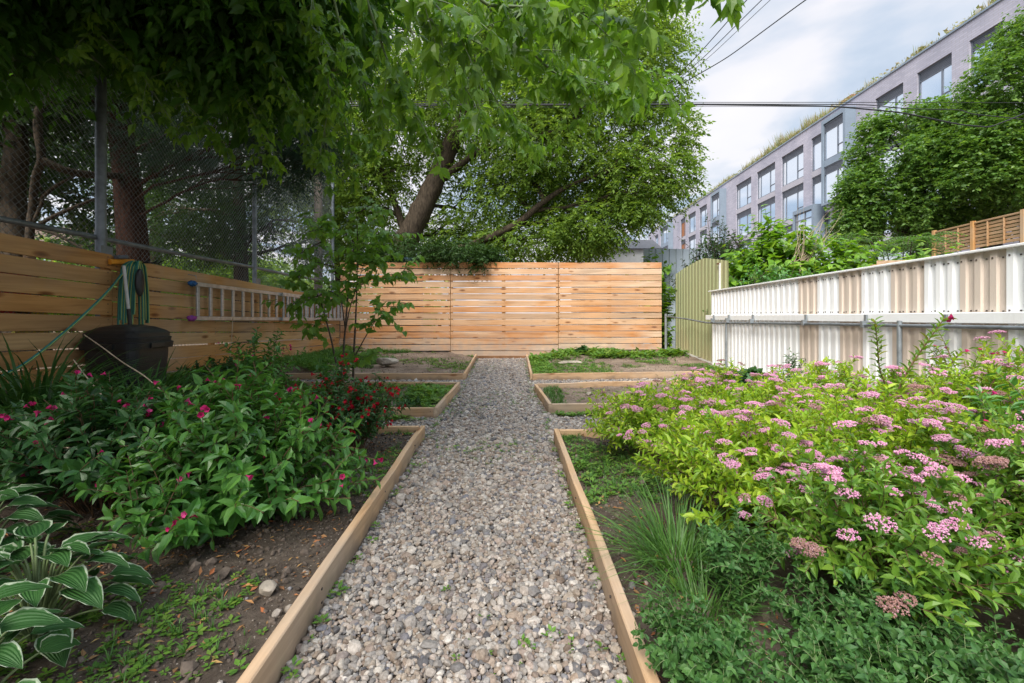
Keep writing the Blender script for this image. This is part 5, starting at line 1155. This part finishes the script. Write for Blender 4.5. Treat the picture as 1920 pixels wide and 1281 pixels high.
for si,pp in enumerate(stemsL):
    S=spline([at(*p_) for p_ in pp],6); r0=.017 if si<3 else .009; q.tube(S,np.linspace(r0,.003,len(S)),7)
    subs=[(S,.5 if si in(0,1,2) else .3)]
    for k in range(9 if si<7 else 5):
        j=rs.integers(int(len(S)*(.55 if si<3 else .4)),len(S)-1); e=S[j]+nrm(rs.normal(0,1,3)*[1,.8,.45]+[0,0,.1])*rs.uniform(.2,.42); Q=bez(S[j],(S[j]+e)/2+[0,0,.04],e,7); q.tube(Q,np.linspace(.004,.0015,7),4); subs.append((Q,.1))
    for Q,t0 in subs:
        Ln=np.linalg.norm(np.diff(Q,axis=0),axis=1).sum()*(1-t0); n=max(4,int(Ln/.032))
        for k in range(n):
            u=t0+(1-t0)*(k+.7)/n; f=min(.999,u)*(len(Q)-1); i=int(f); b=Q[i]+(Q[min(i+1,len(Q)-1)]-Q[i])*(f-i); d=nrm(Q[min(i+1,len(Q)-1)]-Q[max(0,i-1)]); sd=nrm(np.cross(d,[0,0,1.0])+rs.normal(0,.3,3))*(1 if k%2 else -1)
            b2=b+sd*.03+[0,0,-.01]; sz=rs.uniform(.07,.115)
            scatter(l,HEART,[b2],[sd*.6+d*.4+[0,0,-.55]+rs.normal(0,.2,3)],[[rs.normal(0,.3),-.35+rs.normal(0,.3),.9]],np.array([sz]),W=np.array([sz*.82]))
q.build('stems',M['bark_grey'],sp); l.build('foliage',M['lf_sapling'],sp)

# ------------------------------------------------------------------ weeds and shrubs behind the white fence
gk='wild shrubs behind the white fence'
bush('wild_shrub','dark fine-leaved wild shrub nearest the olive fence','shrub',(5.2,11.2,0),1.1,.9,3.25,90,T=DIAM,LL=.13,asp=.5,gap=.09,leaf='lf_dark',stem='bark_grey',seed=80,side=6,start=.3,thick=.012,group=gk,up=.4)
bush('knotweed_plant','bright broad-leaved knotweed with tallest arching shoots','plant',(5.9,10.3,0),1.2,.9,3.25,110,T=HEART,LL=.19,asp=.75,gap=.12,leaf='lf_bright',stem='twig_green',seed=81,side=4,start=.35,thick=.010,group=gk,up=.4)
bush('knotweed_plant','bright knotweed spreading low below the building bay window','plant',(7.0,9.9,0),1.3,.9,2.75,110,T=HEART,LL=.17,asp=.75,gap=.12,leaf='lf_bright',stem='twig_green',seed=82,side=4,start=.35,thick=.010,group=gk,up=.4)
bush('wild_shrub','mid-green wild shrub just over the white fence cap','shrub',(5.1,8.9,0),1.1,.7,2.1,80,T=LEAF,LL=.12,asp=.5,gap=.07,leaf='lf_weigela',stem='bark_grey',seed=83,side=5,start=.3,thick=.010,group=gk,up=.4)
bush('knotweed_plant','low pale green knotweed in front of the slatted screen fence','plant',(8.3,9.5,0),1.4,.8,2.45,90,T=HEART,LL=.16,asp=.7,gap=.12,leaf='lf_bright',stem='twig_green',seed=84,side=4,start=.35,thick=.010,group=gk,up=.4)
bush('wild_shrub','thin wild shrub in the gap between plank and olive fences','shrub',(3.75,11.35,0),.22,.3,1.9,16,T=HEART,LL=.15,asp=.8,gap=.09,leaf='lf_bright',stem='bark_grey',seed=85,side=2,start=.1,thick=.006,up=.4,arch=.1,hvar=.8)
bush('creeper_plant','leafy creeper hanging over the grey-blue sheet fence top','creeper',(4.15,13.3,0),.5,.2,3.0,20,T=HEART,LL=.15,asp=.8,gap=.1,leaf='lf_bright',stem='bark_grey',seed=86,side=3,start=.3,thick=.006,up=.4,arch=.2,hvar=.7)
# sumac
su=thing('sumac_tree','sumac with long feathery compound leaves in front of the screen fence','tree',(9.6,11.2,0))
q=MB(); l=MB(); rs=np.random.default_rng(9)
for k in range(26):
    a=rs.uniform(0,2*PI); tip=at(rs.uniform(1590,1750),rs.uniform(440,500),rs.uniform(10.2,11.6)); b=np.array([9.6,11.2,0.]); S=bez(b,(b+tip)/2+[0,0,.5],tip,8); q.tube(S,np.linspace(.03,.01,8),6)
    for j in range(7):
        an=rs.uniform(0,2*PI); o=np.array([math.cos(an),math.sin(an),0]); fr=bez(tip,tip+o*.28+[0,0,.22],tip+o*.62+[0,0,rs.uniform(-.15,.1)],12); q.tube(fr,.003,4)
        sd=np.cross(o,[0,0,1.0])
        for i in range(1,12):
            for s in (1,-1): scatter(l,DIAM,[fr[i]],[sd*s+o*.35+[0,0,-.25]],[[0,0,1.]],np.array([.125*(1-.04*i)]),W=np.array([.034]))
q.build('stems',M['bark_grey'],su); l.build('foliage',M['lf_sumac'],su)
# dry straggly twigs sticking up
q=MB(); rs=np.random.default_rng(19)
for k in range(22):
    b=at(rs.uniform(1480,1520),495,9.6); e=at(rs.uniform(1490,1590),rs.uniform(385,440),9.6); S=bez(b,(b+e)/2+rs.normal(0,.12,3),e,8); q.tube(S,np.linspace(.006,.0015,8),4)
b=at(1500,495,9.6); q.tube([(b[0],b[1],0),b],.02,6)
o=q.build('dead_shrub',M['straw']); tag(o,'bare dry twigs sticking up out of the bright knotweed','shrub')
# plants at the foot of the white fence
bush('leafy_shrub','dark green broad-leaved plant at the foot of the white fence','plant',(3.35,6.55,.03),.42,.35,.26,26,T=HEART,LL=.10,asp=.8,gap=.07,leaf='lf_weigela_d',stem='twig_green',seed=90,side=2,start=.2)
bush('leafy_shrub','thin upright weed against the white fence foot','plant',(3.6,5.85,.03),.2,.2,.62,12,T=LEAF,LL=.06,asp=.4,gap=.05,leaf='lf_weigela_d',stem='twig_green',seed=91,side=1,start=.2)
bush('leafy_shrub','small dark seedling in front of the right plank panel','plant',(1.62,10.35,.12),.16,.12,.26,14,T=HEART,LL=.07,asp=.8,gap=.05,leaf='lf_weigela_d',stem='twig_green',seed=92,side=1,start=.2)
bush('leafy_shrub','young green sapling plant beside the sapling stems','plant',(-2.25,5.75,.05),.25,.25,.42,14,T=LEAF,LL=.08,asp=.5,gap=.06,leaf='lf_weigela',stem='twig_green',seed=93,side=1,start=.2)
bush('leafy_shrub','low leafy weed in the corner of the small weedy bed','plant',(-1.12,4.85,.05),.16,.12,.13,14,T=LEAF,LL=.045,asp=.5,gap=.03,leaf='lf_weigela_d',stem='twig_green',seed=94,side=1,start=.1)

# ------------------------------------------------------------------ ground weeds (uncountable)
def ground_z(X,Y): return hgt(X,Y)
SEED=_q(([[0,0,0]],[[0,0,0]])) if False else None
def tuft(n_leaf,rise):
    V=[];Fc=[]
    for i in range(n_leaf):
        a=2*PI*i/n_leaf+.3*(i%2); c_,s_=math.cos(a),math.sin(a); base=len(V)
        h0=rise*(.6+.5*((i*7)%3)/2)
        for (u,w) in ((.12,.0),(.55,.24),(1.0,0),(.55,-.24)):
            V.append([c_*u-s_*w,s_*u+c_*w,h0*(.5+u*.6) if u<1 else h0*.95])
        Fc.append([base,base+1,base+2]); Fc.append([base,base+2,base+3])
    return (V,Fc)
ROS=tuft(6,.45); ROS2=tuft(5,.8)
def gtuft(n):
    r=np.random.default_rng(5); V=[];Fc=[]
    for i in range(n):
        a=r.uniform(0,2*PI); l_=r.uniform(.3,.9); c_,s_=math.cos(a),math.sin(a); b=len(V); w=.035
        V+= [[-s_*w,c_*w,0],[s_*w,-c_*w,0],[c_*l_*.35+s_*w*.7,s_*l_*.35-c_*w*.7,l_*.75],[c_*l_*.35-s_*w*.7,s_*l_*.35+c_*w*.7,l_*.75],[c_*l_*.8,s_*l_*.8,l_]]
        Fc+=[[b,b+1,b+2],[b,b+2,b+3],[b+3,b+2,b+4]]
    return (V,Fc)
GT=gtuft(9)
q=MB(); 
def weeds(x0,x1,y0,y1,n,T,s0,s1,dens=None,thr=0.,mi=0,gravel=False,avoid=True):
    X=rng.uniform(x0,x1,n); Y=rng.uniform(y0,y1,n)
    k=(vnoise(X,Y,1.4,7)+.5*vnoise(X,Y,5,8)+rng.normal(0,.06,n))>thr
    if avoid: k&=(gravel_mask(X,Y)==gravel)
    X,Y=X[k],Y[k]; n_=len(X)
    if n_==0: return
    Z=hgt(X,Y)+(.012 if gravel else 0); a=rng.uniform(0,2*PI,n_); D=np.stack([np.cos(a),np.sin(a),rng.normal(0,.15,n_)],-1)
    scatter(q,T,np.stack([X,Y,Z],-1),D,nrm(np.stack([rng.normal(0,.15,n_),rng.normal(0,.15,n_),np.ones(n_)],-1)),np.exp(rng.uniform(math.log(s0),math.log(s1),n_)),mi=mi)
weeds(-3.9,-.78,7.35,10.8,2400,ROS,.02,.06,thr=.05); weeds(-3.9,-.78,7.35,10.8,1600,GT,.03,.08,thr=.08,mi=1)
weeds(-3.95,-2.4,7.3,10.8,3000,GT,.05,.13,thr=-.12,mi=1); weeds(-3.95,-2.9,4.0,10.8,3500,ROS,.03,.10,thr=-.3)
weeds(-3.9,-.8,4.65,6.3,800,ROS2,.02,.09,thr=.08); weeds(-3.9,-.8,4.65,6.3,900,GT,.04,.10,thr=.08,mi=1)
weeds(-1.3,-.8,5.0,6.25,260,ROS2,.03,.10,thr=-.2)
weeds(.4,3.8,9.5,10.9,1000,ROS2,.03,.14,thr=.0); weeds(.4,3.8,9.2,10.9,500,GT,.04,.11,thr=-.05,mi=1); weeds(.4,3.8,9.8,10.9,600,ROS2,.06,.18,thr=.0)
weeds(.4,3.8,7.4,9.4,2200,ROS,.02,.06,thr=.05); weeds(.4,3.8,7.4,9.4,1800,GT,.03,.08,thr=.07,mi=1)
weeds(.36,.75,7.4,10.5,500,ROS2,.03,.08,thr=-.2)
weeds(.4,.62,4.9,6.1,170,GT,.04,.09,thr=-.3,mi=1); weeds(.4,3.7,4.9,6.4,500,ROS,.015,.04,thr=.12)
weeds(-1.9,-.76,.8,3.8,1500,ROS,.014,.035,thr=.0); weeds(-1.2,-.76,1.0,3.8,700,GT,.02,.06,thr=.05,mi=1); weeds(-2.2,-.8,1.0,2.3,800,ROS,.014,.032,thr=.06)
weeds(.40,.9,1.6,3.7,900,GT,.02,.06,thr=-.1,mi=1); weeds(.40,.9,1.6,3.7,900,ROS2,.015,.045,thr=-.1)
weeds(-.78,.42,1.0,10.6,2200,ROS2,.010,.028,thr=.2,gravel=True); weeds(-.78,.42,3,10.6,1000,GT,.02,.045,thr=.12,mi=1,gravel=True)
# along the boards
for s,ef in ((1,edgeL),(-1,edgeR)):
    n=150; Y=rng.uniform(.9,10.5,n); X=ef(Y)+s*rng.uniform(.0,.05,n); D=rdir(n); D[:,2]=0
    scatter(q,ROS2,np.stack([X,Y,np.full(n,.005)],-1),D,np.tile([0,0,1.],(n,1)),np.exp(rng.uniform(-4.3,-3.3,n)))
for (x0,x1,y0) in ((-1.9,-.85,4.52),(.45,1.2,4.72)):
    n=90; X=rng.uniform(x0,x1,n); D=rdir(n); D[:,2]=0; scatter(q,ROS2,np.stack([X,y0+rng.uniform(-.08,.03,n),np.full(n,0.)],-1),D,np.tile([0,0,1.],(n,1)),np.exp(rng.uniform(-3.6,-2.7,n)))
tag(q.build('ground_weeds',[M['lf_weed'],M['lf_grass']]),'small weeds and grass sprouting from soil and gravel','weeds',kind='stuff')
# litter, bark chips, clods
q=MB(); n=2600; X=np.concatenate([rng.uniform(-2.4,-.76,n),rng.uniform(.38,.95,500),rng.uniform(-3.6,3.6,900)]); Y=np.concatenate([rng.uniform(.8,3.8,n),rng.uniform(1.2,3.7,500),rng.uniform(3,10.5,900)])
k=~gravel_mask(X,Y)|(rng.random(len(X))<.3); X,Y=X[k],Y[k]; n=len(X); Z=hgt(X,Y)+.006+.008*gravel_mask(X,Y); Ls=rng.uniform(.008,.04,n)
scatter(q,DIAM,np.stack([X,Y,Z],-1),np.stack([rng.normal(size=n),rng.normal(size=n),rng.normal(0,.2,n)],-1),np.stack([rng.normal(0,.4,n),rng.normal(0,.4,n),np.ones(n)],-1),Ls,W=Ls*rng.uniform(.12,.5,n))
tag(q.build('leaf_litter',M['lf_litter']),'dry leaf bits and bark chips scattered on the soil','litter',kind='stuff')
q=MB(); X=np.concatenate([rng.uniform(-2.2,-.76,6500),rng.uniform(.38,.9,900),rng.uniform(-3.6,3.6,3600)]); Y=np.concatenate([rng.uniform(.8,3.8,6500),rng.uniform(1.3,3.7,900),rng.uniform(4.5,10.5,3600)]); k=~gravel_mask(X,Y); X,Y=X[k],Y[k]; n=len(X); S=np.exp(rng.normal(-5.2,.5,n)); w_=rng.integers(0,5,n)
for i in range(5):
    k=w_==i; scatter(q,PF[i],np.stack([X,Y,hgt(X,Y)+S*.3],-1)[k],rdir(n)[k],rdir(n)[k],S[k])
tag(q.build('soil_clods',plain('soil_clod',(.13,.10,.078),.95,0,.4,12)),'crumbs and clods of soil on the beds','soil',kind='stuff')
# stones
def stone(label,c,s,seed,rz=0):
    r=np.random.default_rng(seed); V,Fc=ico(3); 
    for _ in range(14): d=nrm(r.normal(size=3)); hh_=r.uniform(.5,.85); t_=V@d; V=V-np.outer(np.maximum(0,t_-hh_),d)*.9
    V=V*(1+r.normal(0,.012,(len(V),1))); V=V*s; c_,s_=math.cos(rz),math.sin(rz); V=V@np.array([[c_,-s_,0],[s_,c_,0],[0,0,1]]).T
    q=MB(); q.add(V+np.array(c),Fc,0,False); tag(q.build('stone',M['rock'],loc=c),label,'stone','stones lying on the beds')
stone('pale blocky stone on the soil beyond the sapling',(-2.38,8.6,.16),(.24,.13,.10),1,.2)
stone('flat tan stone in the weedy bed right of the path end',(1.18,9.0,.10),(.28,.09,.05),2,-.15)
stone('small pale stone on the dark soil by the near hosta',(-.98,1.17,.060),(.018,.014,.010),3)
stone('small dark lump on the bare soil of the bed behind the spirea',(.95,5.6,.075),(.05,.04,.03),4)
stone('small stone against the left board beside the big weigela',(-.87,1.62,.07),(.04,.035,.03),5)
stone('chunk of concrete at the foot of the olive fence',(3.75,10.4,.2),(.2,.2,.08),6)
# dry stalks in front of the bin
for i,(lb,pts) in enumerate([('dry pale stalk crossing in front of the black bin',[at(158,628,3.3),at(190,650,3.2),at(230,680,3.1),at(270,704,3.0),at(300,730,2.9)]),('dry pale stalk at the left edge above the hosta',[at(-20,805,2.2),at(30,822,2.2),at(90,836,2.15),at(130,840,2.1)]),('thin vertical dry stalk hanging from the ladder rung',[at(437,595,5.4),at(434,640,5.35),at(430,680,5.3),at(429,705,5.25)]),('short dry stalk among the lily leaves below the bin',[at(138,675,3.1),at(160,705,3.0),at(190,740,2.9)])]):
    q=MB(); q.tube(spline(pts,6),.004,5); tag(q.build('dry_stalk',M['straw']),lb,'stalk','dry stalks')
# snowy-pink fallen flower bits skipped

# ------------------------------------------------------------------ sky, sun, camera
SUN_AZ=math.radians(-154); SUN_EL=math.radians(47)   # azimuth from +Y clockwise
sd=np.array([math.sin(SUN_AZ)*math.cos(SUN_EL),math.cos(SUN_AZ)*math.cos(SUN_EL),math.sin(SUN_EL)])
wd=bpy.data.worlds.new('World'); scene.world=wd; wd.use_nodes=True; nt=wd.node_tree; nt.nodes.clear(); L=nt.links.new
out=nt.nodes.new('ShaderNodeOutputWorld'); sky=node(nt,'ShaderNodeTexSky',sky_type='NISHITA'); sky.sun_disc=False; sky.sun_elevation=SUN_EL; sky.sun_rotation=SUN_AZ; sky.air_density=1.5; sky.dust_density=2.5
bg=node(nt,'ShaderNodeBackground'); L(sky.outputs[0],bg.inputs[0]); bg.inputs[1].default_value=.08
tc=node(nt,'ShaderNodeTexCoord'); sp_n=node(nt,'ShaderNodeSeparateXYZ'); L(tc.outputs['Generated'],sp_n.inputs[0])
zz=math_(nt,'MAXIMUM',sp_n.outputs[2],.06); dv_=node(nt,'ShaderNodeCombineXYZ'); L(math_(nt,'DIVIDE',sp_n.outputs[0],zz),dv_.inputs[0]); L(math_(nt,'DIVIDE',sp_n.outputs[1],zz),dv_.inputs[1])
mp=node(nt,'ShaderNodeMapping'); mp.inputs['Scale'].default_value=(.9,.55,1); mp.inputs['Rotation'].default_value=(0,0,.6); L(dv_.outputs[0],mp.inputs[0])
nz=node(nt,'ShaderNodeTexNoise'); nz.inputs['Scale'].default_value=.85; nz.inputs['Detail'].default_value=6; nz.inputs['Roughness'].default_value=.5; nz.inputs['Distortion'].default_value=.3; L(mp.outputs[0],nz.inputs['Vector'])
r=ramp(nt,[(.40,.50,.64),(.55,.63,.75),(.84,.83,.87),(.90,.88,.90)],[.41,.47,.54,.64]); L(nz.outputs[0],r.inputs[0])
bg2=node(nt,'ShaderNodeBackground'); L(r.outputs[0],bg2.inputs[0]); 
zen=node(nt,'ShaderNodeMapRange'); zen.inputs[1].default_value=.55; zen.inputs[2].default_value=1.0; zen.inputs[3].default_value=.64; zen.inputs[4].default_value=2.5; L(sp_n.outputs[2],zen.inputs[0]); L(zen.outputs[0],bg2.inputs[1])
mx=node(nt,'ShaderNodeMixShader'); mx.inputs[0].default_value=.9; L(bg.outputs[0],mx.inputs[1]); L(bg2.outputs[0],mx.inputs[2]); L(mx.outputs[0],out.inputs[0])
ln=bpy.data.lights.new('sun','SUN'); ln.energy=3.0; ln.angle=math.radians(32); ln.color=(1.0,.95,.87); so=bpy.data.objects.new('sun',ln); COL.objects.link(so)
so.rotation_euler=Vector(sd).to_track_quat('Z','Y').to_euler(); so.location=(0,0,20)
cam=bpy.data.cameras.new('camera'); cam.sensor_width=36; cam.lens=F/1920*36; cam.shift_y=-(640.5-590)/1920; cam.clip_start=.05; cam.clip_end=3000
co=bpy.data.objects.new('camera',cam); COL.objects.link(co); co.location=(0,0,H); co.rotation_euler=(PI/2,0,0); scene.camera=co
vs=scene.view_settings; vs.view_transform='Standard'; vs.look='None'; vs.gamma=1; vs.exposure=.92
cy=scene.cycles; cy.use_denoising=True; cy.max_bounces=8; cy.diffuse_bounces=4; cy.transmission_bounces=6; cy.glossy_bounces=3; cy.transparent_max_bounces=8; cy.sample_clamp_indirect=6
try: cy.denoiser='OPENIMAGEDENOISE'
except Exception: pass
